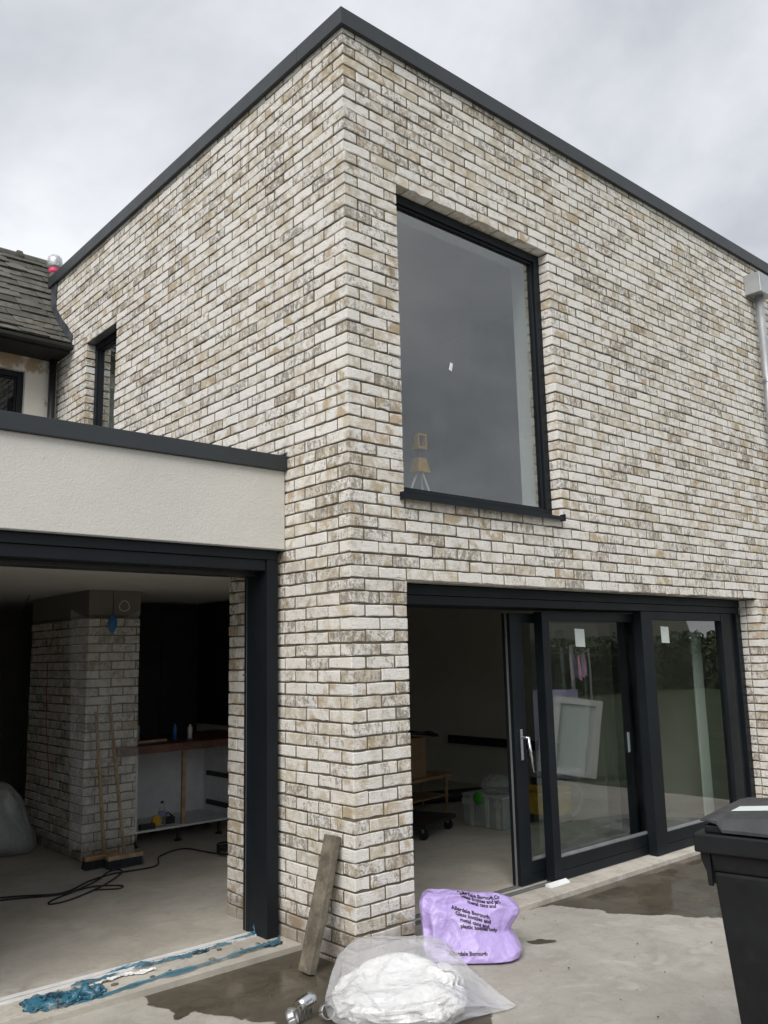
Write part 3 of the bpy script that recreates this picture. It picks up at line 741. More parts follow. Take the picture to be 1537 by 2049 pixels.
ry, rz = rp(SL)
x = -1.9
while x < 0.9:
    MB().tube([(x, ry, rz - 0.035), (x + 0.44, ry, rz - 0.035)], 0.075, 12).tube([(x + 0.40, ry, rz - 0.03), (x + 0.45, ry, rz - 0.03)], 0.095, 12).build('ridge_tile', 'slate', old, smooth=False)
    x += 0.46
gut = MB().extrude([(4.355, 4.722), (4.355, 4.69), (4.375, 4.672), (4.41, 4.672), (4.43, 4.69), (4.43, 4.722), (4.42, 4.722), (4.42, 4.695), (4.405, 4.682), (4.38, 4.682), (4.365, 4.695), (4.365, 4.722)], 0, -5.0, -0.012)
gut.build('gutter', 'black_rubber', old)
MB().box(-5.0, -0.015, 4.452, 4.80, 4.655, 4.668).build('soffit', 'black_rubber', old)
MB().box(-5.0, -0.015, 4.432, 4.451, 4.655, 4.735).build('fascia_board', 'black_rubber', old)
MB().tube([(-0.075, 4.74, 4.654), (-0.075, 4.74, 2.84)], 0.036, 12).build('downpipe', 'black_plastic', old, smooth=True)
# lead soakers dressed up the brick wall
for k in range(5):
    s0, s1_ = 0.02 + k * 0.17, 0.02 + (k + 1) * 0.17 + 0.03
    y0, z0 = rp(s0); y1, z1 = rp(s1_); hgt = 0.10 + (0.02 if k else 0)
    MB().add([(-0.012, y0, z0 - 0.01), (-0.012, y1, z1 - 0.01), (-0.010, y1 - 0.03, z1 + hgt), (-0.010, y0 - 0.03, z0 + hgt),
              (-0.10, y0, z0 + 0.045), (-0.10, y1, z1 + 0.045)], [(0, 1, 2, 3), (0, 4, 5, 1)]).build('lead_flashing', 'lead', old, solid=0.004)
MB().add([(-0.02, 4.93, 5.15), (-0.02, 5.05, 5.15), (-0.016, 5.05, 5.60), (-0.016, 4.90, 5.585), (-0.016, 4.905, 5.3)], [(0, 1, 2, 3, 4)]).build('lead_flashing', 'lead', old, solid=0.006)

flue = thing('flue_cowl', 'flue pipe with plastic-wrapped cowl and pink tape above the slate roof', 'flue', (0.20, 5.6, 5.8))
MB().lathe((0, 0, 0), [(0.055, -0.15), (0.055, 0.24)], 18).build('pipe', 'chimney_cap', flue, smooth=False)
MB().lathe((0, 0, 0), [(0.06, 0.20), (0.066, 0.22), (0.062, 0.26)], 18).build('tape', 'pink_tape', flue)
MB().lathe((0, 0, 0), [(0.05, 0.25), (0.074, 0.28), (0.08, 0.33), (0.070, 0.38), (0.045, 0.41), (0.01, 0.415)], 18).build('cowl', 'galvanised', flue, smooth=True)
MB().lathe((0, 0, 0), [(0.058, 0.25), (0.082, 0.275), (0.088, 0.33), (0.078, 0.39), (0.048, 0.42), (0.01, 0.425)], 14).build('wrapping', 'thin_film', flue)

# ------------------------------------------------------------------ galvanised downpipe on the right facade
dp = thing('downpipe', 'galvanised rainwater downpipe with box hopper on the brick wall', 'downpipe', (5.47, 0, 0))
MB().box(-0.135, 0.15, -0.17, -0.004, 5.19, 5.405).build('hopper', 'galvanised', dp, bevel=0.003)
MB().tube([(0, -0.085, 5.19), (0, -0.085, GZ)], 0.042, 20).build('pipe', 'galvanised', dp, smooth=True)
for z in (4.28, 3.28, 2.2, 1.1):
    MB().tube([(0, -0.085, z - 0.025), (0, -0.085, z + 0.025)], 0.046, 20).box(-0.075, -0.04, -0.10, -0.07, z - 0.012, z + 0.012).tube([(-0.06, -0.07, z), (-0.06, 0.0, z)], 0.008, 8).build('bracket', 'steel', dp)


# ------------------------------------------------------------------ crumpled plastic (small position-based cloth solver)
def ico(sub):
    bm = bmesh.new(); bmesh.ops.create_icosphere(bm, subdivisions=sub, radius=1.0)
    bm.verts.ensure_lookup_table()
    V = np.array([v.co[:] for v in bm.verts]); F = [tuple(v.index for v in f.verts) for f in bm.faces]
    E_ = np.array([[v.index for v in e.verts] for e in bm.edges])
    opp = []
    for e in bm.edges:
        if len(e.link_faces) == 2:
            a = [v.index for f in e.link_faces for v in f.verts if v not in e.verts]; opp.append(a)
    bm.free(); return V, F, E_, np.array(opp)
def crumple(V0, E_, opp, stretch, iters, floor, attract=0.03, seed=0, noise=0.004, grav=0.0006, bend=0.25, keep=None):
    r = np.random.default_rng(seed); V = V0 + r.normal(0, noise, V0.shape)
    rest = np.linalg.norm(V0[E_[:, 0]] - V0[E_[:, 1]], axis=1) * stretch
    restb = np.linalg.norm(V0[opp[:, 0]] - V0[opp[:, 1]], axis=1) * (1 + (stretch - 1) * 0.8)
    n = len(V); cnt = np.bincount(E_.ravel(), minlength=n)[:, None]; cntb = np.maximum(np.bincount(opp.ravel(), minlength=n)[:, None], 1)
    at = attract if keep is None else keep[:, None]
    for it in range(iters):
        for (I, R0, C, k) in ((E_, rest, cnt, 1.0), (opp, restb, cntb, bend)):
            d = V[I[:, 1]] - V[I[:, 0]]; L = np.linalg.norm(d, axis=1) + 1e-9
            c = (d * ((L - R0) / L * 0.5)[:, None]) * k
            acc = np.zeros_like(V)
            for ax in range(3):
                acc[:, ax] = np.bincount(I[:, 0], c[:, ax], n) - np.bincount(I[:, 1], c[:, ax], n)
            V = V + acc / C * 1.5
        V = V + (V0 - V) * at; V[:, 2] -= grav
        V[:, 2] = np.maximum(V[:, 2], floor + 0.002 + 0.0 * V[:, 2])
    return V
def refine(V, F):
    bm = bmesh.new(); vs = [bm.verts.new(p) for p in V]
    for q in F: bm.faces.new([vs[i] for i in q])
    bmesh.ops.subdivide_edges(bm, edges=bm.edges[:], cuts=1, use_grid_fill=True); bmesh.ops.triangulate(bm, faces=bm.faces[:])
    bm.verts.ensure_lookup_table(); bm.verts.index_update()
    V = np.array([v.co[:] for v in bm.verts]); F = [tuple(v.index for v in f.verts) for f in bm.faces]
    E_ = np.array([[v.index for v in e.verts] for e in bm.edges])
    opp = np.array([[v.index for f in e.link_faces for v in f.verts if v not in e.verts] for e in bm.edges if len(e.link_faces) == 2])
    bm.free(); return V, F, E_, opp
def crumple2(V0, F, E_, opp, s1, s2, floor, seed, att=0.02, it=90, noise=0.008, levels=2):
    V = crumple(V0, E_, opp, s1, it, floor, att, seed, noise, 0.0006, 0.6)
    for k in range(levels):
        V, F, E_, opp = refine(V, F)
        V = crumple(V, E_, opp, s2, 14, floor, 0.03, seed + 1 + k, 0.0008, 0.0002, 0.9)
    return V, F
def mesh_obj(name, V, F, mat, parent=None, smooth=True, subsurf=0, rel=None):
    me = bpy.data.meshes.new(name); V = np.array(V) - (np.array(rel) if rel is not None else 0); me.from_pydata(V.tolist(), [], F); me.update()
    me.materials.append(M[mat])
    if smooth: me.polygons.foreach_set('use_smooth', [True] * len(F))
    o = link(bpy.data.objects.new(name, me), parent)
    if rel is not None and parent is None: o.location = rel
    if subsurf: md = o.modifiers.new('u', 'SUBSURF'); md.levels = subsurf; md.render_levels = subsurf
    return o
def sgn_pow(a, p): return np.sign(a) * np.abs(a) ** p

# ---- purple recycling sack
S0, F0, E0, O0 = ico(3)
u = S0 * 1.0
fx = np.array([0.63, -0.26, 0.0]); ex = Vector((0.72, -0.69, 0)).normalized(); ey = Vector((0.69, 0.72, 0))   # ex: along its front, ey: away from the viewer
lx = sgn_pow(u[:, 0], 0.55) * 0.245; ly = sgn_pow(u[:, 1], 0.6) * 0.150; lz = sgn_pow(u[:, 2], 0.5) * 0.165 + 0.165
t = lz / 0.33
ly = ly * (1.2 - 0.55 * t) + 0.09 * t              # leans back, narrower to the top
pin = np.exp(-((lz - 0.185) / 0.05) ** 2) * np.clip((lx - 0.03) / 0.2, 0, 1)      # tuck on the right-hand side
lx = (lx - pin * 0.05) * (1.0 + 0.06 * t); ly = ly + pin * 0.06
lz = lz + np.clip(-lx / 0.245, 0, 1) ** 3 * 0.045 * t ** 2 - np.clip(lx / 0.245, 0, 1) ** 2 * 0.04 * t ** 3
lx = lx + np.where(lx < 0, -1, 1) * 0.018 * np.clip(np.abs(lx) / 0.245, 0, 1) ** 4 * t
BV, F0 = crumple2(np.stack([lx, ly, lz], 1), F0, E0, O0, 1.17, 1.0, 0.0, 3, 0.015, 120, 0.02, 2)
BW = fx + BV[:, :1] * np.array(ex) + BV[:, 1:2] * np.array(ey) + np.array([0, 0, GZ + 0.008]) + BV[:, 2:] * np.array([0, 0, 1.0])
bag = thing('recycling_sack', 'purple plastic recycling sack printed with black lettering, by the doorway', 'sack', (fx[0], fx[1], GZ))
bo = mesh_obj('sack', BW, F0, 'purple_film', bag, True, 1, (fx[0], fx[1], GZ))
bvh = BVHTree.FromPolygons([Vector(v) for v in BW], F0)
def sack_text(txt, s, z, size, slant=0.0, arc=0.0, squash=1.0):
    cu = bpy.data.curves.new('t', 'FONT'); cu.body = txt; cu.size = size; cu.offset = size * 0.04; cu.resolution_u = 2; cu.align_x = 'CENTER'
    ob = bpy.data.objects.new('t', cu); COL.objects.link(ob)
    dg = bpy.context.evaluated_depsgraph_get(); me = bpy.data.meshes.new_from_object(ob.evaluated_get(dg)); bpy.data.objects.remove(ob)
    bm = bmesh.new(); bm.from_mesh(me); bmesh.ops.triangulate(bm, faces=bm.faces)
    for _ in range(2):
        le = [e for e in bm.edges if e.calc_length() > size * 0.12]
        if le: bmesh.ops.subdivide_edges(bm, edges=le, cuts=1)
    n = -Vector((0.60, 0.76, -0.22)).normalized()            # printed face looks out from the house
    dele = []
    for v in bm.verts:
        px, py = v.co.x * 1.0, v.co.y * squash
        q = Vector(fx) + ex * (s + px) + Vector((0, 0, GZ + z + py + slant * px + arc * px * px))
        hit = bvh.ray_cast(q + n * 1.0, -n)
        if hit[0] is None: dele.append(v); continue
        v.co = hit[0] + n * 0.0022
    bmesh.ops.delete(bm, geom=dele, context='VERTS')
    bm.to_mesh(me); bm.free(); me.materials.clear(); me.materials.append(M['ink'])
    o = link(bpy.data.objects.new('lettering', me), bag); o.matrix_parent_inverse = Matrix.Translation((-fx[0], -fx[1], -GZ))
sack_text('Allerdale Borough Co', 0.055, 0.300, 0.027, -0.16, 1.2)
sack_text('Glass bottles and jars,', 0.060, 0.279, 0.026, -0.16, 1.2)
sack_text('metal cans and', 0.060, 0.258, 0.026, -0.16, 1.2)
sack_text('Allerdale Borough', -0.01, 0.222, 0.028, -0.26)
sack_text('Glass bottles and', 0.002, 0.194, 0.028, -0.26)
sack_text('metal cans and', 0.008, 0.166, 0.027, -0.26)
sack_text('plastic bottles only', 0.030, 0.140, 0.027, -0.12)
sack_text('Allerdale Borough', -0.045, 0.014, 0.028, 0.0)

# ---- clear rubbish bag stuffed with white sheet
cw = np.array([-0.115, -0.475, 0.0])
ax_ = np.array([0.72, -0.69, 0]); ay_ = np.array([0.69, 0.72, 0])
def to_world(P): return cw + P[:, :1] * ax_ + P[:, 1:2] * ay_ + np.array([0, 0, GZ + 0.008]) + P[:, 2:] * np.array([0, 0, 1.0])
wb = thing('clear_rubbish_bag', 'clear plastic rubbish bag stuffed with white sheeting at the brick corner', 'bag', (cw[0], cw[1], GZ))
V, F, E_, O = ico(3)
x = sgn_pow(V[:, 0], 0.55) * 0.325; y = sgn_pow(V[:, 1], 0.65) * 0.30; t = sgn_pow(V[:, 2], 0.7) * 0.5 + 0.5
back = np.clip((y + 0.05) / 0.3, 0, 1)
z = t * (0.155 + 0.115 * back * (1 - 0.35 * np.clip(x / 0.3, 0, 1) ** 2))          # empty film stands up at the back
y = y - 0.06 * t * (1 - back) + 0.03 * back
k = np.clip((V[:, 0] - 0.70) / 0.30, 0, 1) ** 1.2                                   # knotted tail
x = x + k * 0.19; y = y * (1 - 0.8 * k) - k * 0.05; z = z * (1 - 0.72 * k)
P, F = crumple2(np.stack([x, y, z], 1), F, E_, O, 1.13, 1.0, 0.0, 21, 0.018, 110, 0.016, 2)
mesh_obj('bag_film', to_world(P), F, 'clear_film', wb, True, 1, (cw[0], cw[1], GZ))
V, F, E_, O = ico(4)
x = sgn_pow(V[:, 0], 0.6) * 0.325; y = sgn_pow(V[:, 1], 0.7) * 0.265 - 0.02; z = (sgn_pow(V[:, 2], 0.7) * 0.5 + 0.5) * (0.165 + 0.03 * np.sin(x * 9 + y * 7) + 0.10 * y)
P, F = crumple2(np.stack([x, y, z], 1), F, E_, O, 1.24, 1.012, 0.0, 33, 0.016, 110, 0.014, 1)
P[:, 2] = np.minimum(P[:, 2], 0.21) * 0.86; P[:, :2] *= 0.93
mesh_obj('white_sheeting', to_world(P) + np.array([0, 0, 0.004]), F, 'white_film', wb, True, 1, (cw[0], cw[1], GZ))

# ---- rough concrete gravel-board offcut leaning on the brick pier
pk = MB(); W_, T_, L_ = 0.105, 0.045, 0.70
nsg = 10; prof = []
for i in range(nsg + 1):
    zz_ = L_ * i / nsg; j = lambda: random.uniform(-.0025, .0025)
    prof.append([(0 + j(), 0 + j(), zz_ + (0.006 if i == nsg else 0)), (T_ + j(), 0 + j(), zz_), (T_ + j(), W_ + j(), zz_ + (-0.004 if i == nsg else 0)), (0 + j(), W_ + j(), zz_)])
v = [p for r in prof for p in r]; f = []
for i in range(nsg):
    for k in range(4): f.append((i * 4 + k, i * 4 + (k + 1) % 4, i * 4 + 4 + (k + 1) % 4, i * 4 + 4 + k))
f += [(3, 2, 1, 0), tuple(nsg * 4 + k for k in range(4))]
pk.add(v, f); pko = pk.build('plank', 'plank_concrete', None, bevel=0.004)
pko.location = (-0.232, 0.112, GZ + 0.012); pko.rotation_euler = (math.radians(1.0), math.asin(0.178 / 0.70), 0)
tag(pko, 'rough grey plank offcut leaning against the brick pier', 'plank')

# ---- steel pipe clips on the ground
def ring_band(c, r, w, axis, a0, a1, th=0.002, n=22):
    """open band of sheet steel: arc a0..a1 about an axis"""
    axis = Vector(axis).normalized(); t1 = axis.cross(Vector((0, 0, 1)));
    t1 = t1.normalized() if t1.length > 0.1 else Vector((1, 0, 0)); t2 = axis.cross(t1)
    P = []
    for i in range(n + 1):
        a = a0 + (a1 - a0) * i / n; d = t1 * math.cos(a) + t2 * math.sin(a)
        P.append([tuple(Vector(c) + d * r + axis * (w * k)) for k in (-0.5, -0.2, 0.2, 0.5)])
    return P
for (c, lab, rz, tilt) in (((-0.655, -0.335), 'steel pipe clip lying on its side, next to blue scrap', 0.5, 0.0), ((-0.565, -0.318), 'ribbed steel pipe clip standing upright between two others', 0.15, 0.5), ((-0.505, -0.40), 'loose round steel clip band beside the clear rubbish bag', -0.5, 0.0)):
    cl = thing('pipe_clip', lab, 'clip', (c[0], c[1], GZ + 0.009), 'steel pipe clips on the patio', rz)
    if tilt:
        a = MB().grid(ring_band((0, 0, 0.075), 0.030, 0.085, (0.9, -0.15, 0.25), -2.6, 0.6)); a.build('saddle', 'steel', cl, smooth=True, solid=0.003)
        for k in (-0.028, 0.0, 0.028): MB().box(k - 0.010, k + 0.010, -0.004, 0.004, 0.0, 0.06).build('strap', 'steel', cl, bevel=0.001)
        MB().box(-0.05, 0.05, -0.006, 0.006, 0.055, 0.066).build('ridge', 'steel', cl, bevel=0.002)
    else:
        MB().grid(ring_band((0, 0, 0.036), 0.034, 0.038, (0.35, -1, 0.45), 0, 6.2)).build('band', 'galvanised', cl, smooth=True, solid=0.003)
        MB().box(-0.012, 0.012, -0.02, 0.02, 0.066, 0.072).build('lug', 'steel', cl, bevel=0.001)

# ---- torn blue membrane along the left threshold
def ribbon(path, width, seed, amp=0.02, n=110, m_=8):
    P = []; pts = [Vector(p) for p in path]
    for i in range(n + 1):
        tt = i / n * (len(pts) - 1); k = min(int(tt), len(pts) - 2); fr = tt - k; c = pts[k].lerp(pts[k + 1], fr)
        d = (pts[k + 1] - pts[k]).normalized(); nr = Vector((-d.y, d.x, 0)); row = []
        w = width * (0.35 + 1.5 * abs(mnoise.fractal((i * 0.05, seed, 0), 0.8, 2.0, 4))) * min(1, 6 * i / n + .1, 6 * (1 - i / n) + .1)
        sh = 0.03 * mnoise.noise((i * 0.04, seed + 3, 2))
        for j in range(m_ + 1):
            e = 0.25 * width * mnoise.noise((i * 0.35, seed + (7 if j < m_ / 2 else 21), 1)) * abs(j / m_ - 0.5) * 2
            q = c + nr * ((j / m_ - 0.5) * w + sh + e)
            fold = abs(mnoise.fractal((i * 0.045 + j * 0.02, j * 0.55, seed), 1.0, 2.0, 4))
            q.z += 0.002 + fold * amp * (0.3 + 1.4 * max(0, mnoise.noise((i * 0.03, seed + 40, 0))))
            row.append(tuple(q))
        P.append(row)
    return P
ms = thing('torn_membrane', 'torn blue plastic damp membrane along the left doorway threshold', 'membrane', (-0.7, 0.62, FZ))
rl = (-0.7, 0.62, FZ); zt = FZ + 0.008
MB().grid(ribbon([(-1.5, 0.565, GZ + 0.015), (-1.1, 0.575, zt - 0.008), (-0.62, 0.585, zt), (-0.16, 0.60, zt), (-0.03, 0.66, zt)], 0.055, 2, 0.035)).build('strip', 'blue_film', ms, rel=rl, smooth=True)
MB().grid(ribbon([(-1.25, 0.775, zt), (-0.95, 0.80, zt), (-0.70, 0.79, zt), (-0.48, 0.80, zt)], 0.06, 5, 0.05)).build('strip', 'blue_film', ms, rel=rl, smooth=True)
MB().grid(ribbon([(-0.50, 0.79, zt), (-0.30, 0.80, zt), (-0.115, 0.83, zt + 0.01), (-0.105, 0.85, zt + 0.07)], 0.05, 7, 0.03)).build('strip', 'blue_film', ms, rel=rl, smooth=True)
MB().grid(ribbon([(-1.30, 0.70, zt), (-1.0, 0.74, zt), (-0.82, 0.70, zt)], 0.05, 13, 0.03)).build('torn_tape', 'white_plastic', ms, rel=rl, smooth=True)
for k, (cx_, cy_, rr, hh) in enumerate(((-1.38, 0.66, 0.13, 0.08), (-1.23, 0.64, 0.09, 0.09), (-1.46, 0.74, 0.05, 0.06), (-0.50, 0.80, 0.05, 0.04), (-0.13, 0.62, 0.06, 0.035))):
    V, F, E_, O = ico(4)
    b0 = np.stack([V[:, 0] * rr, V[:, 1] * rr * 0.7, (V[:, 2] * 0.5 + 0.5) * hh], 1)
    Vc = crumple(b0, E_, O, 1.5, 90, 0.0, 0.012, 30 + k, 0.012, 0.001, 0.6)
    # tear it open: drop a random share of faces
    F2 = [q for q in F if mnoise.noise(Vector(V[q[0]]) * 2.2 + Vector((k * 5, 0, 0))) < 0.10]
    mesh_obj('crumple', Vc + np.array([cx_, cy_, zt - 0.004]), F2, 'blue_film', ms, True, 0, rl)
for k in range(16):
    x = random.uniform(-1.5, -0.1); y = 0.60 + random.uniform(-0.07, 0.16); r = random.uniform(0.006, 0.016)
    V, F, _, _ = ico(1); V = V * r * np.array([1.4, 1, 0.6]) * (1 + rng.normal(0, 0.15, (len(V), 1)))
    mesh_obj('mortar_crumb', V + np.array([x, y, (zt if y > 0.6 else GZ + 0.006)]), F, 'plank_concrete', ms, False, 0, rl)

# ---- dirt and mortar crumbs along the threshold edge
cm = MB()
for k in range(150):
    x = -1.75 + 1.7 * random.random(); y = 0.597 - abs(random.gauss(0, 0.02)); r = random.uniform(0.003, 0.011); V, F, _, _ = ico(1)
    cm.add(V * r * np.array([1.5, 1, 0.6]) * (1 + rng.normal(0, 0.12, (len(V), 1))) + np.array([x, y, GZ + 0.004]), F)
tag(cm.build('rubble', 'plank_concrete'), 'dirt and mortar crumbs along the left threshold edge', 'rubble', kind='stuff')

# ---- litter crumbs on the patio
gm = MB()
for k in range(70):
    x, y = random.uniform(-1.3, 2.4), random.uniform(-1.7, 0.45)
    if -0.15 < x < 0.6 and y > -0.15: continue
    r = random.uniform(0.002, 0.0055); V, F, _, _ = ico(1)
    gm.add(V * r * np.array([1.4, 1, 0.6]) + np.array([x, y, GZ + 0.010]), F)
tag(gm.build('grit', 'bark'), 'dark crumbs of grit scattered over the concrete patio', 'grit', kind='stuff')

# ---- wheelie bin
bn = thing('wheelie_bin', 'black plastic wheelie bin with scuffed grey lid on the patio', 'bin', (-0.055, -2.075, GZ), rz=0.19)
bd = MB()
lv = [(0.03, 0.075, 0.485, -0.585, -0.135), (0.30, 0.062, 0.498, -0.625, -0.10), (0.86, 0.035, 0.525, -0.685, -0.052), (0.93, 0.028, 0.532, -0.69, -0.045)]
for a, b in zip(lv[:-1], lv[1:]): bd.frustum(a[0], a[1:], b[0], b[1:])
bd.build('body', 'bin_plastic', bn, bevel=0.012, seg=3)
MB().box(0, 0.56, -0.715, 0.0, 0.93, 0.998).build('rim', 'bin_plastic', bn, bevel=0.007, seg=3)
MB().extrude([(-0.046, 0.93), (-0.012, 0.93), (-0.014, 0.90), (-0.030, 0.86), (-0.034, 0.81), (-0.05, 0.81)], 0, 0.07, 0.085).build('rib', 'bin_plastic', bn)
for x in (0.20, 0.33, 0.46): MB().extrude([(-0.046, 0.93), (-0.012, 0.93), (-0.014, 0.90), (-0.030, 0.86), (-0.034, 0.81), (-0.05, 0.81)], 0, x, x + 0.015).build('rib', 'bin_plastic', bn)
MB().extrude([(-0.046, 0.93), (-0.012, 0.93), (-0.014, 0.90), (-0.030, 0.86), (-0.034, 0.81), (-0.05, 0.81)], 0, 0.03, 0.045).build('rib', 'bin_plastic', bn)
MB().box(0.025, 0.535, -0.70, -0.035, 0.998, 1.026).build('lip', 'bin_plastic', bn, bevel=0.006)
stn = [(-0.025, 1.040, 1.047, 0.02), (-0.055, 1.040, 1.056, 0.014), (-0.085, 1.034, 1.062, 0.012), (-0.105, 1.006, 1.065, 0.010), (-0.25, 1.006, 1.080, 0.010), (-0.45, 1.006, 1.085, 0.010), (-0.66, 1.006, 1.065, 0.010), (-0.72, 1.008, 1.04, 0.010)]
P = []
for (y, zl, zh, ins) in stn:
    x0, x1 = ins, 0.56 - ins; hz = zh - zl; e = min(0.10, hz * 1.1)
    P.append([(x0, y, zl), (x0, y, zl + min(0.012, hz * .5)), (x0 + e * 0.5, y, zl + hz * 0.75), (x0 + e, y, zh), (x1 - e, y, zh), (x1 - e * 0.5, y, zl + hz * 0.75), (x1, y, zl + min(0.012, hz * .5)), (x1, y, zl)])
ld = MB().grid(P)
ld.add(P[0], [tuple(range(8))]); ld.add(P[-1], [tuple(range(7, -1, -1))])
lid = ld.build('lid', 'bin_lid', bn, solid=0.004)
bm = bmesh.new(); bm.from_mesh(lid.data); bmesh.ops.remove_doubles(bm, verts=bm.verts, dist=1e-5); bm.to_mesh(lid.data); bm.free()
md = lid.modifiers.new('b', 'BEVEL'); md.width = 0.006; md.segments = 2; md.limit_method = 'ANGLE'; md.angle_limit = math.radians(25)
MB().add([(0.12, -0.108, 1.0670), (0.24, -0.108, 1.0670), (0.24, -0.26, 1.0825), (0.12, -0.26, 1.0825)], [(0, 1, 2, 3)]).build('sticker', 'white_paper', bn)
for x in (0.015, 0.545): MB().tube([(x - 0.02, -0.66, 0.10), (x + 0.02, -0.66, 0.10)], 0.10, 20).build('wheel', 'black_rubber', bn)
MB().tube([(0.06, -0.755, 0.985), (0.50, -0.755, 0.985)], 0.014, 10).box(0.08, 0.11, -0.755, -0.71, 0.97, 0.995).box(0.45, 0.48, -0.755, -0.71, 0.97, 0.995).build('handle', 'bin_plastic', bn, bevel=0.003)

# ------------------------------------------------------------------ inside the left extension
def broom(label, base, top, head_dx, mat_head):
    b = Vector(base); t_ = Vector(top); o = thing('broom', label, 'broom', base, 'brooms against the brick pillar')
    r = t_ - b
    MB().tube([(0, 0, 0.09), tuple(r)], 0.014, 10).build('handle', 'pale_timber', o, smooth=True)
    MB().box(-0.15 + head_dx, 0.15 + head_dx, -0.035, 0.035, 0.065, 0.10).build('head', mat_head, o, bevel=0.006)
    bs = MB()
    for i in range(30):
        for j in range(5):
            x = -0.145 + head_dx + 0.29 * i / 29; y = -0.03 + 0.015 * j; sp = (j - 2) * 0.010 + random.uniform(-.004, .004)
            bs.tube([(x, y, 0.066), (x + random.uniform(-.006, .006), y + sp, 0.0)], 0.004, 4, True)
    tag(bs.build('bristles', 'bristle', o), kind='stuff')
    return o
br = broom('long broom with dark bristle head, taller handle, against the pillar', (0.09, 3.10, FZ), (0.095, 3.485, 1.21), 0.0, 'pale_timber')
br = broom('shorter-handled broom leaning left of the taller broom on the pillar', (-0.03, 3.22, FZ), (-0.02, 3.49, 1.15), -0.02, 'timber')

ku = thing('kitchen_unit', 'unfinished white kitchen island unit under a red-brown worktop', 'kitchen unit', (1.0, 3.9, FZ))
rl = (1.0, 3.9, FZ)
def K(name, mat, *b, **k): return MB().box(*b).build(name, mat, ku, bevel=0.002, rel=rl, **k)
K('worktop', 'worktop_wood', 0.165, 1.74, 3.42, 4.45, 0.765, 0.832)
K('side_panel', 'white_board', 0.42, 0.438, 3.62, 4.25, 0.06, 0.764)
K('side_panel', 'white_board', 1.45, 1.468, 3.62, 4.25, 0.06, 0.764)
K('base_board', 'white_board', 0.4385, 1.4495, 3.62, 4.25, 0.06, 0.078)
K('back_panel', 'white_board', 0.4385, 1.4495, 4.23, 4.245, 0.0785, 0.764)
K('upright', 'pale_timber', 0.885, 0.92, 3.63, 3.66, 0.0785, 0.764)
K('end_board', 'white_board', 0.37, 0.415, 3.66, 3.70, 0.02, 0.764)
for z in (0.14, 0.42): K('drawer_runner', 'black_plastic', 1.425, 1.449, 3.66, 4.15, z, z + 0.045)
for x in (0.45, 0.88, 1.31, 1.44):
    for y in (3.69, 4.18):
        if x == 1.44 and y < 4: continue
        MB().lathe((x, y, FZ), [(0.035, 0), (0.035, 0.012), (0.016, 0.02), (0.016, 0.10), (0.03, 0.13)], 14).build('leg', 'black_plastic', ku, rel=rl)
tc_ = thing('recess_blackout', 'added black panels that darken the recess behind the worktop', 'backdrop', (1.05, 4.9, FZ))  # dark stand-in, added so the recess behind the worktop reads black
MB().box(-0.66, 0.68, 0.02, 0.5, 0, 2.26).build('blackout_block', 'black_rubber', tc_)  # black body of the added backdrop
for k in range(3): MB().box(-0.66 + 0.447 * k, -0.66 + 0.447 * k + 0.44, 0.0, 0.019, 0.08, 2.2).build('door', 'black_plastic', tc_, bevel=0.002)  # black facing boards of the added backdrop
MB().box(0.675, 0.685, -1.2, 0.0, 0.95, 2.26).build('side_panel', 'black_rubber', tc_)  # added black sheet hiding the lit side of the partition
wbt = thing('water_bottle', 'clear plastic water bottle standing on the unit base board', 'bottle', (0.73, 3.72, 0.078))
MB().lathe((0, 0, 0), [(0.030, 0), (0.034, 0.01), (0.034, 0.12), (0.030, 0.15), (0.014, 0.185), (0.013, 0.20)], 16).build('bottle_body', 'thin_film', wbt, smooth=True)
MB().lathe((0, 0, 0), [(0.0345, 0.085), (0.0345, 0.13)], 16).build('label', 'blue_cloth', wbt)
MB().lathe((0, 0, 0), [(0.015, 0.198), (0.015, 0.218)], 12).build('cap', 'black_plastic', wbt)
tm = MB().lathe((0, 0, 0), [(0.045, 0), (0.05, 0.008), (0.05, 0.03), (0.045, 0.038)], 20).build('tape_reel', 'yellow_plastic', None, bevel=0.002)
tm.location = (0.675, 3.74, 0.13); tm.rotation_euler = (math.radians(85), 0, 0.1); tag(tm, 'yellow tape reel standing behind the water bottle', 'tape reel')
tb = MB().box(-0.07, 0.07, -0.03, 0.03, 0, 0.045).box(-0.05, 0.05, -0.031, 0.031, 0.015, 0.03).build('battery_pack', 'black_plastic', None, bevel=0.006); tb.location = (0.56, 3.67, 0.0785)
tag(tb, 'flat black battery pack beside the water bottle', 'battery pack')
tb = MB().box(-0.055, 0.055, -0.035, 0.035, 0, 0.06).tube([(-0.05, 0, 0.06), (0.0, 0, 0.10), (0.05, 0, 0.06)], 0.008, 8).build('tool_case', 'black_plastic', None, bevel=0.006); tb.location = (0.82, 3.78, 0.0785)
tag(tb, 'small black tool case with loop handle on the unit base board', 'case')
for x, h, r, mt, lb in ((1.02, 0.13, 0.022, 'white_plastic', 'white tube standing on the red-brown worktop'), (0.86, 0.15, 0.018, 'blue_plastic', 'blue tube standing on the red-brown worktop')):
    o = MB().lathe((0, 0, 0), [(r, 0), (r, h * .8), (r * .5, h * .86), (r * .4, h)], 14).build('sealant_tube', mt, None, smooth=True); o.location = (x, 3.75, 0.833); tag(o, lb, 'tube')
o = MB().box(-0.09, 0.09, -0.07, 0.07, 0, 0.13).box(-0.09, 0.09, -0.004, 0.004, 0.13, 0.132).build('storage_box', 'grey_plastic', None, bevel=0.004); o.location = (0.55, 4.1, 0.833); tag(o, 'small grey box at the back of the red-brown worktop', 'box')
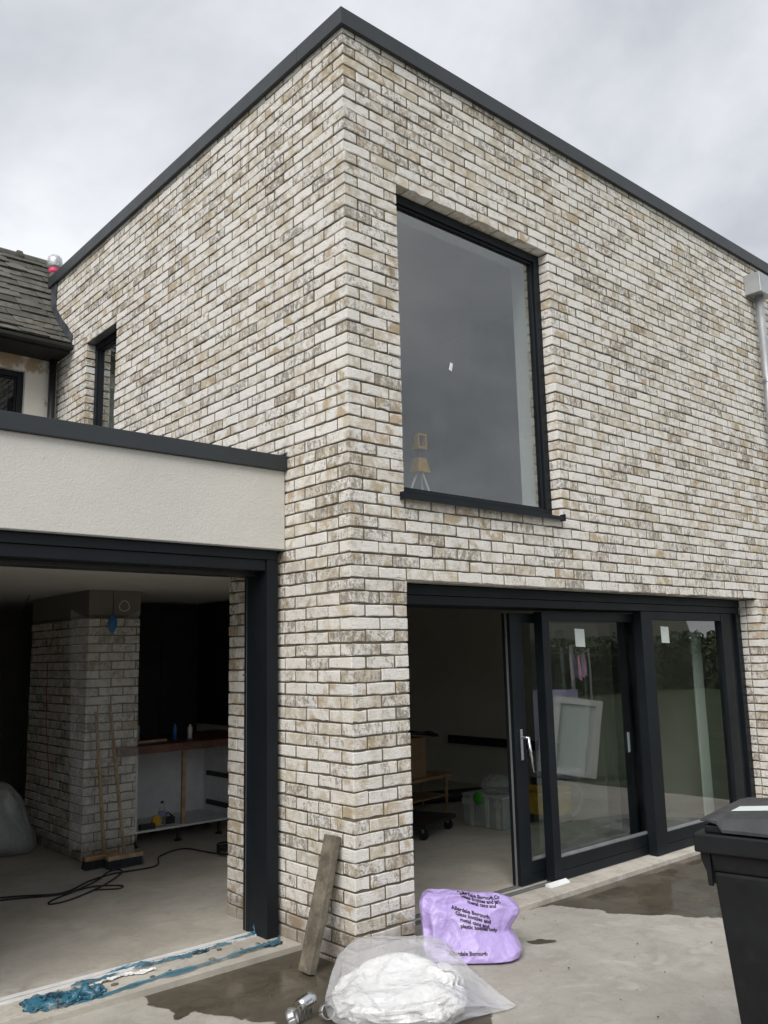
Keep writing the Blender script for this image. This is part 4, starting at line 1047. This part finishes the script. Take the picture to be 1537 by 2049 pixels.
o = MB().box(-0.25, 0.25, -0.03, 0.03, 0, 0.02).build('timber_batten', 'pale_timber', None, bevel=0.002); o.location = (0.50, 3.70, 0.833); o.rotation_euler = (0, 0, 0.1); tag(o, 'pale timber batten lying on the red-brown worktop', 'batten')
# cables on the floor
def floor_tube(name, pts, r, mat, label, cat, closed=False, z=FZ):
    P3 = []
    n = len(pts)
    for i in range(n - 1):
        p0, p1, p2, p3 = (Vector(pts[max(i - 1, 0)]), Vector(pts[i]), Vector(pts[i + 1]), Vector(pts[min(i + 2, n - 1)]))
        for k in range(8):
            t_ = k / 8; q = 0.5 * ((2 * p1) + (-p0 + p2) * t_ + (2 * p0 - 5 * p1 + 4 * p2 - p3) * t_ ** 2 + (-p0 + 3 * p1 - 3 * p2 + p3) * t_ ** 3)
            P3.append((q.x, q.y, z + r + 0.002 + (q.z if len(q) > 2 else 0)))
    return tag(MB().tube(P3, r, 6).build(name, mat, None, smooth=True), label, cat)
floor_tube('cable', [(-1.5, 3.05, 0), (-0.9, 2.8, 0), (-0.6, 2.63, 0.0), (-0.31, 2.82, 0), (-0.08, 2.9, 0), (0.26, 2.89, 0), (0.45, 3.19, 0), (0.74, 3.3, 0), (0.85, 2.9, 0), (1.1, 2.7, 0)], 0.006, 'black_rubber', 'dark power cable winding across the extension floor past the brooms', 'cable')
floor_tube('cable', [(-1.5, 2.9, 0), (-0.95, 2.75, 0), (-0.6, 2.6, 0.0), (-0.3, 2.75, 0.006), (-0.1, 2.98, 0), (0.0, 3.0, 0), (-0.05, 2.85, 0.006), (-0.3, 2.6, 0.004), (-0.6, 2.42, 0), (-0.76, 2.40, 0), (-0.7, 2.5, 0), (-0.4, 2.62, 0.006), (-0.2, 2.52, 0), (-0.25, 2.45, 0), (-0.4, 2.55, 0)], 0.0055, 'black_rubber', 'tangled loops of dark cable on the extension floor', 'cable')
cp = []
for k in range(40): a = k * 0.5; cp.append((0.97 + 0.15 * math.cos(a) + 0.01 * math.sin(a * 3), 2.85 + 0.15 * math.sin(a), 0.004 * k / 2))
floor_tube('coiled_hose', cp, 0.010, 'black_rubber', 'coil of black hose on the floor beyond the dark door jamb', 'hose')
# plastic dust sheet over the pillar
P = []
for i in range(40):
    row = []
    for j in range(28):
        uu, vv = i / 39, j / 27
        zz_ = 2.02 - 1.95 * uu
        x = -0.30 + 0.62 * vv + 0.05 * uu * (0.5 - vv); y = 3.44 - 0.05 * uu - 0.10 * abs(vv - 0.35) * uu + 0.035 * mnoise.noise((uu * 2.2, vv * 7, 3)) + 0.012 * mnoise.noise((uu * 9, vv * 16, 5))
        zz_ += 0.10 * math.sin(vv * math.pi) * (1 - uu) * -1
        row.append((x, y - 0.02, max(zz_, FZ + 0.01)))
    P.append(row)
ds = MB().grid(P).build('dust_sheet', 'thin_film', None, smooth=True); tag(ds, 'thin clear polythene dust sheet hanging over the brick pillar', 'dust sheet')
# things hanging and stacked around the pillar
V, F, E_, O = ico(3); V = crumple(np.stack([V[:, 0] * 0.035, V[:, 1] * 0.02, V[:, 2] * 0.07], 1), E_, O, 1.2, 40, -1, 0.03, 5, 0.004, 0, 0.3)
o = mesh_obj('glove', V, F, 'blue_plastic', None, True); o.location = (0.045, 3.36, 1.90); tag(o, 'crumpled blue glove hanging by the pillar top', 'glove')
floor_tube('cable', [(0.045, 3.36, 1.96), (0.05, 3.36, 2.05), (0.045, 3.37, 2.19)], 0.003, 'black_rubber', 'thin black cord holding the blue glove from the ceiling', 'cord', z=0)
cp = [(0.15 + 0.045 * math.cos(a * 0.5), 3.36 + 0.01 * math.sin(a), 2.05 + 0.045 * math.sin(a * 0.5)) for a in range(0, 26)]
floor_tube('cable_coil', cp, 0.003, 'white_plastic', 'small coil of white cable hanging at the pillar top', 'cable', z=0)
floor_tube('cord', [(-0.16, 4.30, 1.55), (-0.16, 4.29, 1.15), (-0.17, 4.22, 0.9), (-0.16, 4.16, 0.6), (-0.16, 4.17, 0.45)], 0.004, 'red_plastic', 'red cord hanging down the shadowed side of the pillar', 'cord', z=0)
floor_tube('cord', [(-0.35, 4.3, 2.19), (-0.42, 4.3, 2.0), (-0.43, 4.3, 1.6), (-0.33, 4.3, 1.2), (-0.32, 4.3, 0.98), (-0.42, 4.3, 0.72)], 0.004, 'black_rubber', 'thin black wire hanging left of the pillar', 'cord', z=0)
V, F, E_, O = ico(3); b0 = np.stack([sgn_pow(V[:, 0], .6) * 0.5, sgn_pow(V[:, 1], .7) * 0.35, (sgn_pow(V[:, 2], .6) * .5 + .5) * 0.62], 1); b0[:, 0] *= 1.15 - 0.5 * b0[:, 2] / 0.62
V, F = crumple2(b0, F, E_, O, 1.28, 1.005, 0.0, 8, 0.012, 110, 0.03, 1)
wp = thing('wrapped_bundle', 'bulky bundle wrapped in clear polythene left of the pillar', 'bundle', (-0.78, 4.45, FZ))
mesh_obj('wrap', V, F, 'clear_film', wp, True, 1)
mesh_obj('contents', V * np.array([0.9, 0.9, 0.92]) + np.array([0, 0, 0.012]), F, 'grey_plastic', wp, True, 0)

# ------------------------------------------------------------------ inside the right-hand room
def box_thing(name, mat, c, sz, label, cat, rz=0, bevel=0.004):
    o = MB().box(-sz[0] / 2, sz[0] / 2, -sz[1] / 2, sz[1] / 2, 0, sz[2]).box(-sz[0] / 2 - .001, sz[0] / 2 + .001, -0.02, 0.02, sz[2] - 0.06, sz[2] + .0012).build(name, mat, None, bevel=bevel); o.location = c; o.rotation_euler = (0, 0, rz); return tag(o, label, cat)
cr_ = thing('tool_crate', 'grey plastic tool crate on the bare floor inside the doorway', 'crate', (3.36, 2.03, FZ), rz=0.05)
MB().box(-0.15, 0.15, -0.25, 0.25, 0, 0.28).build('body', 'grey_plastic', cr_, bevel=0.008)
MB().box(-0.156, 0.156, -0.256, 0.256, 0.281, 0.296).build('lid', 'pale_plastic', cr_, bevel=0.004)
for y in (-0.19, -0.06, 0.13): MB().box(-0.158, -0.1505, y - 0.022, y + 0.022, 0.004, 0.28).build('rib', 'pale_plastic', cr_, bevel=0.002)
for y in (-0.19, 0.20): MB().box(-0.162, -0.1585, y - 0.05, y + 0.05, 0.20, 0.25).build('latch', 'pale_plastic', cr_, bevel=0.003)
MB().box(-0.04, 0.06, -0.262, -0.2505, 0.20, 0.25).build('latch', 'white_plastic', cr_, bevel=0.003)
V, F, E_, O = ico(4); V = crumple(np.stack([V[:, 0] * 0.13, V[:, 1] * 0.15, (V[:, 2] * .5 + .5) * 0.20], 1), E_, O, 1.2, 70, 0, 0.03, 14, 0.008, 0.0006, 0.4)
o = mesh_obj('plastic_bag', V, F, 'thin_film', None, True, 1); o.location = (3.38, 1.98, FZ + 0.298); tag(o, 'clear plastic bag lying on top of the grey tool crate', 'bag')
V, F, E_, O = ico(3); V = crumple(np.stack([V[:, 0] * 0.02, V[:, 1] * 0.05, V[:, 2] * 0.05], 1), E_, O, 1.2, 40, -1, 0.03, 15, 0.004, 0, 0.4)
o = mesh_obj('rag', V, F, 'green_cloth', None, True); o.location = (3.19, 2.06, FZ + 0.27); tag(o, 'green rag hanging over the edge of the grey crate', 'rag')
tbl = thing('side_table', 'small wooden table with lower shelf behind the brick pier', 'table', (3.2, 3.0, FZ), rz=0.15)
MB().box(-0.45, 0.45, -0.22, 0.22, 0.36, 0.39).build('table_top', 'timber', tbl, bevel=0.004)
MB().box(-0.40, 0.40, -0.18, 0.18, 0.16, 0.175).build('shelf', 'timber', tbl, bevel=0.003)
for x in (-0.38, 0.38):
    for y in (-0.16, 0.16): MB().tube([(x, y, 0.0), (x, y, 0.36)], 0.014, 8, r2=0.024).build('leg', 'timber', tbl)
box_thing('cardboard_box', 'cardboard', (3.0, 3.0, FZ + 0.391), (0.5, 0.36, 0.40), 'brown cardboard box on the wooden table', 'box', 0.12)
o = MB().grid([[(-0.30 + 0.62 * i / 8, -0.22 + 0.44 * j / 5, 0.02 + 0.05 * mnoise.noise((i * .4, j * .5, 7)) - (0.05 * (i / 8) ** 2)) for j in range(6)] for i in range(9)]).build('black_sheet', 'black_rubber', None, smooth=True, solid=0.02); o.location = (3.08, 3.0, FZ + 0.85); tag(o, 'crumpled black sheet draped over the cardboard box', 'sheet')
dl = thing('platform_dolly', 'low black platform trolley on castors under the table', 'trolley', (2.6, 2.35, FZ), rz=0.35)
MB().box(-0.32, 0.32, -0.30, 0.30, 0.10, 0.14).build('platform', 'black_plastic', dl, bevel=0.006)
for x in (-0.26, 0.27):
    for y in (-0.24, 0.24):
        MB().tube([(x - 0.014, y, 0.045), (x + 0.014, y, 0.045)], 0.045, 16).build('castor', 'black_rubber', dl)
        MB().box(x - 0.02, x + 0.02, y - 0.012, y + 0.012, 0.06, 0.099).build('fork', 'steel', dl, bevel=0.002)
floor_tube('pipe_roll', [(3.1, 3.6, 0), (3.9, 3.3, 0.0), (4.4, 3.1, 0.0), (4.7, 2.7, 0)], 0.07, 'black_rubber', 'rolled black sheeting on the floor along the room wall', 'roll')
vc = thing('site_vacuum', 'yellow site vacuum with hose seen through the sliding door glass', 'vacuum', (3.85, 1.72, FZ))
MB().box(-0.17, 0.17, -0.15, 0.15, 0.08, 0.30).build('body', 'yellow_plastic', vc, bevel=0.03, seg=3)
MB().box(-0.175, 0.175, -0.155, 0.155, 0.302, 0.36).build('lid', 'yellow_plastic', vc, bevel=0.02, seg=3)
MB().box(-0.14, 0.14, -0.12, 0.12, 0.361, 0.43).build('head', 'black_plastic', vc, bevel=0.02, seg=3)
for x in (-0.14, 0.14):
    for y in (-0.12, 0.12): MB().tube([(x - 0.012, y, 0.038), (x + 0.012, y, 0.038)], 0.038, 14).build('wheel', 'black_rubber', vc)
MB().tube([(0.15 + 0.26 * math.sin(a) * 0.9, -0.1, 0.20 + 0.16 * math.cos(a)) for a in [k * 0.22 for k in range(15)]], 0.024, 10).build('hose', 'grey_plastic', vc, smooth=True)
o = MB().box(-0.28, 0.28, -0.06, 0.06, 0, 0.05).box(-0.281, 0.281, -0.02, 0.02, 0.0, 0.051).build('insulation_offcut', 'pale_plastic', None, bevel=0.004); o.location = (4.0, 1.72, FZ + 0.431); o.rotation_euler = (0, 0, -0.1); tag(o, 'grey board offcut balanced on the yellow vacuum', 'board')
# skirting pipe on the wall
MB().box(5.15, 5.199, 2.6, 4.4, 0.42, 0.52).build('shelf_rail', 'black_rubber', None, bevel=0.004); tag(bpy.context.scene.objects['shelf_rail'], 'dark rail fixed low on the far room wall', 'rail')

# ------------------------------------------------------------------ upstairs behind the picture window
lt = thing('laser_level', 'yellow laser level on a tripod behind the upstairs window', 'laser level', (1.44, 0.90, 2.33)); lt.scale = (0.68, 0.68, 0.84)
hx = 1.03
for a in (0.6, 2.7, 4.8): MB().tube([(0.02 * math.cos(a), 0.02 * math.sin(a), hx - 0.23), (0.42 * math.cos(a), 0.42 * math.sin(a), 0.0)], 0.013, 8).build('leg', 'white_plastic', lt, smooth=True)
MB().frustum(hx - 0.26, (-0.10, 0.10, -0.08, 0.08), hx - 0.12, (-0.06, 0.06, -0.05, 0.05)).build('tripod_head', 'yellow_plastic', lt, bevel=0.006)
MB().lathe((0, 0, hx - 0.12), [(0.035, 0), (0.035, 0.05), (0.06, 0.08)], 16).build('mount', 'black_plastic', lt)
MB().box(-0.07, 0.07, -0.06, 0.06, hx - 0.04, hx - 0.01).box(-0.07, -0.05, -0.06, 0.06, hx - 0.01, hx + 0.09).box(0.05, 0.07, -0.06, 0.06, hx - 0.01, hx + 0.09).box(-0.07, 0.07, -0.06, 0.06, hx + 0.09, hx + 0.11).build('cage', 'yellow_plastic', lt, bevel=0.003)
MB().lathe((0, 0, hx - 0.01), [(0.03, 0), (0.03, 0.09)], 14).build('rotor', 'black_plastic', lt)
MB().tube([(-0.09, 0, hx + 0.02), (-0.11, 0, hx + 0.08), (-0.04, 0, hx + 0.13)], 0.012, 8).build('carry_handle', 'black_plastic', lt)
st('upper_floor', 'screed', 0.31, 4.19, 0.38, 4.69, 2.321, 2.33)

# ------------------------------------------------------------------ garden across the patio (right part mirrored in the door glass; left hedges added to cut light)
ss = thing('window_sash', 'white framed window sash leaning on a lilac panel at the patio edge', 'window', (6.35, -2.85, GZ), rz=math.radians(-127))
def sash_piece(name, mat, *b):
    o = MB().box(*b).build(name, mat, ss, bevel=0.004); o.rotation_euler = (math.radians(-8), math.radians(-8), 0); o.location = (-0.10, 0, 0.04); return o
for b in ((-0.30, -0.22, -0.03, 0.03, 0.02, 1.02), (0.22, 0.30, -0.03, 0.03, 0.02, 1.02), (-0.2195, 0.2195, -0.03, 0.03, 0.02, 0.10), (-0.2195, 0.2195, -0.03, 0.03, 0.94, 1.02)): sash_piece('frame', 'white_plastic', *b)
sash_piece('pane', 'white_paper', -0.219, 0.219, -0.005, 0.005, 0.101, 0.939)
o = MB().box(-0.22, 0.62, 0.16, 0.20, 0, 1.16).box(-0.22, 0.62, 0.155, 0.159, 0.9, 0.93).build('lilac_panel', 'lilac_paint', None, bevel=0.003); o.location = (6.35, -2.85, GZ); o.rotation_euler = (0, 0, math.radians(-127)); tag(o, 'upright lilac board behind the white window sash', 'panel')
hb_ = np.random.default_rng(5)
def leaf_cloud(name, n, x0, x1, y0, y1, z0, z1, size, parent):
    c = np.stack([hb_.uniform(x0, x1, n), hb_.uniform(y0, y1, n), hb_.uniform(z0, z1, n)], 1)
    c[:, 1] += 0.35 * np.sin(c[:, 0] * 1.3) * (c[:, 2] - z0) / (z1 - z0); c[:, 2] *= 1 + 0.06 * np.sin(c[:, 0] * 2.1) + 0.04 * np.sin(c[:, 0] * 5.3)
    d1 = hb_.normal(0, 1, (n, 3)); d1 /= np.linalg.norm(d1, axis=1)[:, None]; d2 = np.cross(d1, hb_.normal(0, 1, (n, 3))); d2 /= np.linalg.norm(d2, axis=1)[:, None]
    s_ = size * hb_.uniform(0.6, 1.3, (n, 1))
    V = np.stack([c - d1 * s_, c + d2 * s_ * .5, c + d1 * s_, c - d2 * s_ * .5], 1).reshape(-1, 3)
    me = bpy.data.meshes.new(name); me.from_pydata(V.tolist(), [], [(4 * i, 4 * i + 1, 4 * i + 2, 4 * i + 3) for i in range(n)]); me.update(); me.materials.append(M['leaf'])
    return link(bpy.data.objects.new(name, me), parent)
hg = thing('garden_hedge', 'tall clipped green hedge along the far side of the lawn', 'hedge')
cl_ = leaf_cloud('foliage', 26000, 6, 60, -17.5, -15.8, GZ, 1.95, 0.13, hg); tag(cl_, kind='stuff')
MB().box(6, 60, -17.2, -16.2, GZ, 1.45).build('stems', 'leaf', hg)
hg = thing('garden_hedge', 'unseen hedge added to block low sky light behind the left patio', 'hedge')  # not in view; added to cut low sky light reaching the interior
cl_ = leaf_cloud('foliage', 20000, -34, 5.5, -15.5, -13.5, GZ, 2.3, 0.16, hg); tag(cl_, kind='stuff')
MB().box(-34, 5.5, -15.2, -13.8, GZ, 1.95).build('stems', 'leaf', hg)
hg = thing('garden_hedge', 'unseen side hedge added to block low light beside the rendered extension', 'hedge')  # another added screen out of view, trims low light from the left
cl_ = leaf_cloud('foliage', 12000, 0, 24, -0.8, 0.8, 0, 3.0, 0.2, hg); cl_.rotation_euler = (0, 0, math.radians(90)); cl_.location = (-13, -14, GZ); tag(cl_, kind='stuff')
o = MB().box(0, 24, -0.5, 0.5, 0, 2.6).build('stems', 'leaf', hg); o.rotation_euler = (0, 0, math.radians(90)); o.location = (-13, -14, GZ)
hg = thing('garden_hedge', 'shaggy green hedge closing the right side of the lawn', 'hedge')
cl_ = leaf_cloud('foliage', 12000, 0, 30, -1.0, 1.0, 0, 2.3, 0.14, hg); cl_.rotation_euler = (0, 0, math.radians(-78)); cl_.location = (27, 8, GZ); tag(cl_, kind='stuff')
o = MB().box(0, 30, -0.6, 0.6, 0, 1.9).build('stems', 'leaf', hg); o.rotation_euler = (0, 0, math.radians(-78)); o.location = (27, 8, GZ)
nb = thing('neighbour_house', 'neighbouring bungalow with slate roof beyond the hedge', 'house', (45, -33, GZ), rz=math.radians(52))
MB().box(-8, 8, -3.5, 3.5, 0, 2.45).build('wall', 'old_render', nb)
MB().extrude([(-3.9, 2.35), (3.9, 2.35), (0, 4.3)], 0, -8.3, 8.3).build('roof', 'slate', nb)
for x in (-5, 0, 5): MB().box(x - 0.8, x + 0.8, 3.49, 3.56, 0.9, 2.1).build('window', 'white_plastic', nb); MB().box(x - 0.7, x + 0.7, 3.565, 3.57, 1.0, 2.0).build('pane', 'dark_glass', nb)
MB().box(-3.4, -2.6, -0.4, 0.4, 4.0, 5.3).build('chimney', 'red_tile', nb)
cl = thing('washing_line', 'washing line strung across the lawn between two posts', 'washing line', (12, -7.5, GZ))
MB().tube([(-2.5, 2.5, 0), (-2.5, 2.5, 1.75)], 0.03, 8).build('post', 'galvanised', cl); MB().tube([(7, -4.0, 0), (7, -4.0, 1.75)], 0.03, 8).build('post', 'galvanised', cl)
MB().tube([(-2.5, 2.5, 1.72), (2, -0.6, 1.58), (7, -4.0, 1.72)], 0.006, 6).build('line', 'white_plastic', cl)
for k, (tt, mt, w) in enumerate(((0.30, 'pink_cloth', 0.45), (0.45, 'blue_cloth', 0.3), (0.62, 'pink_cloth', 0.8))):
    bx_, by_ = -2.5 + 9.5 * tt, 2.5 - 6.5 * tt
    o = MB().grid([[(-w / 2 + w * i / 6, 0.04 * math.sin(i * 1.4 + j * .4), -0.55 * j / 5 * (1 - 0.25 * i / 6)) for j in range(6)] for i in range(7)]).build('garment', mt, None, smooth=True); o.location = (12 + bx_, -7.5 + by_, GZ + 1.60); o.rotation_euler = (0, 0, math.radians(-34))
    tag(o, ('pink garment pegged near the post of the washing line', 'blue garment pegged on the washing line', 'wide pink towel pegged on the washing line')[k], 'laundry')
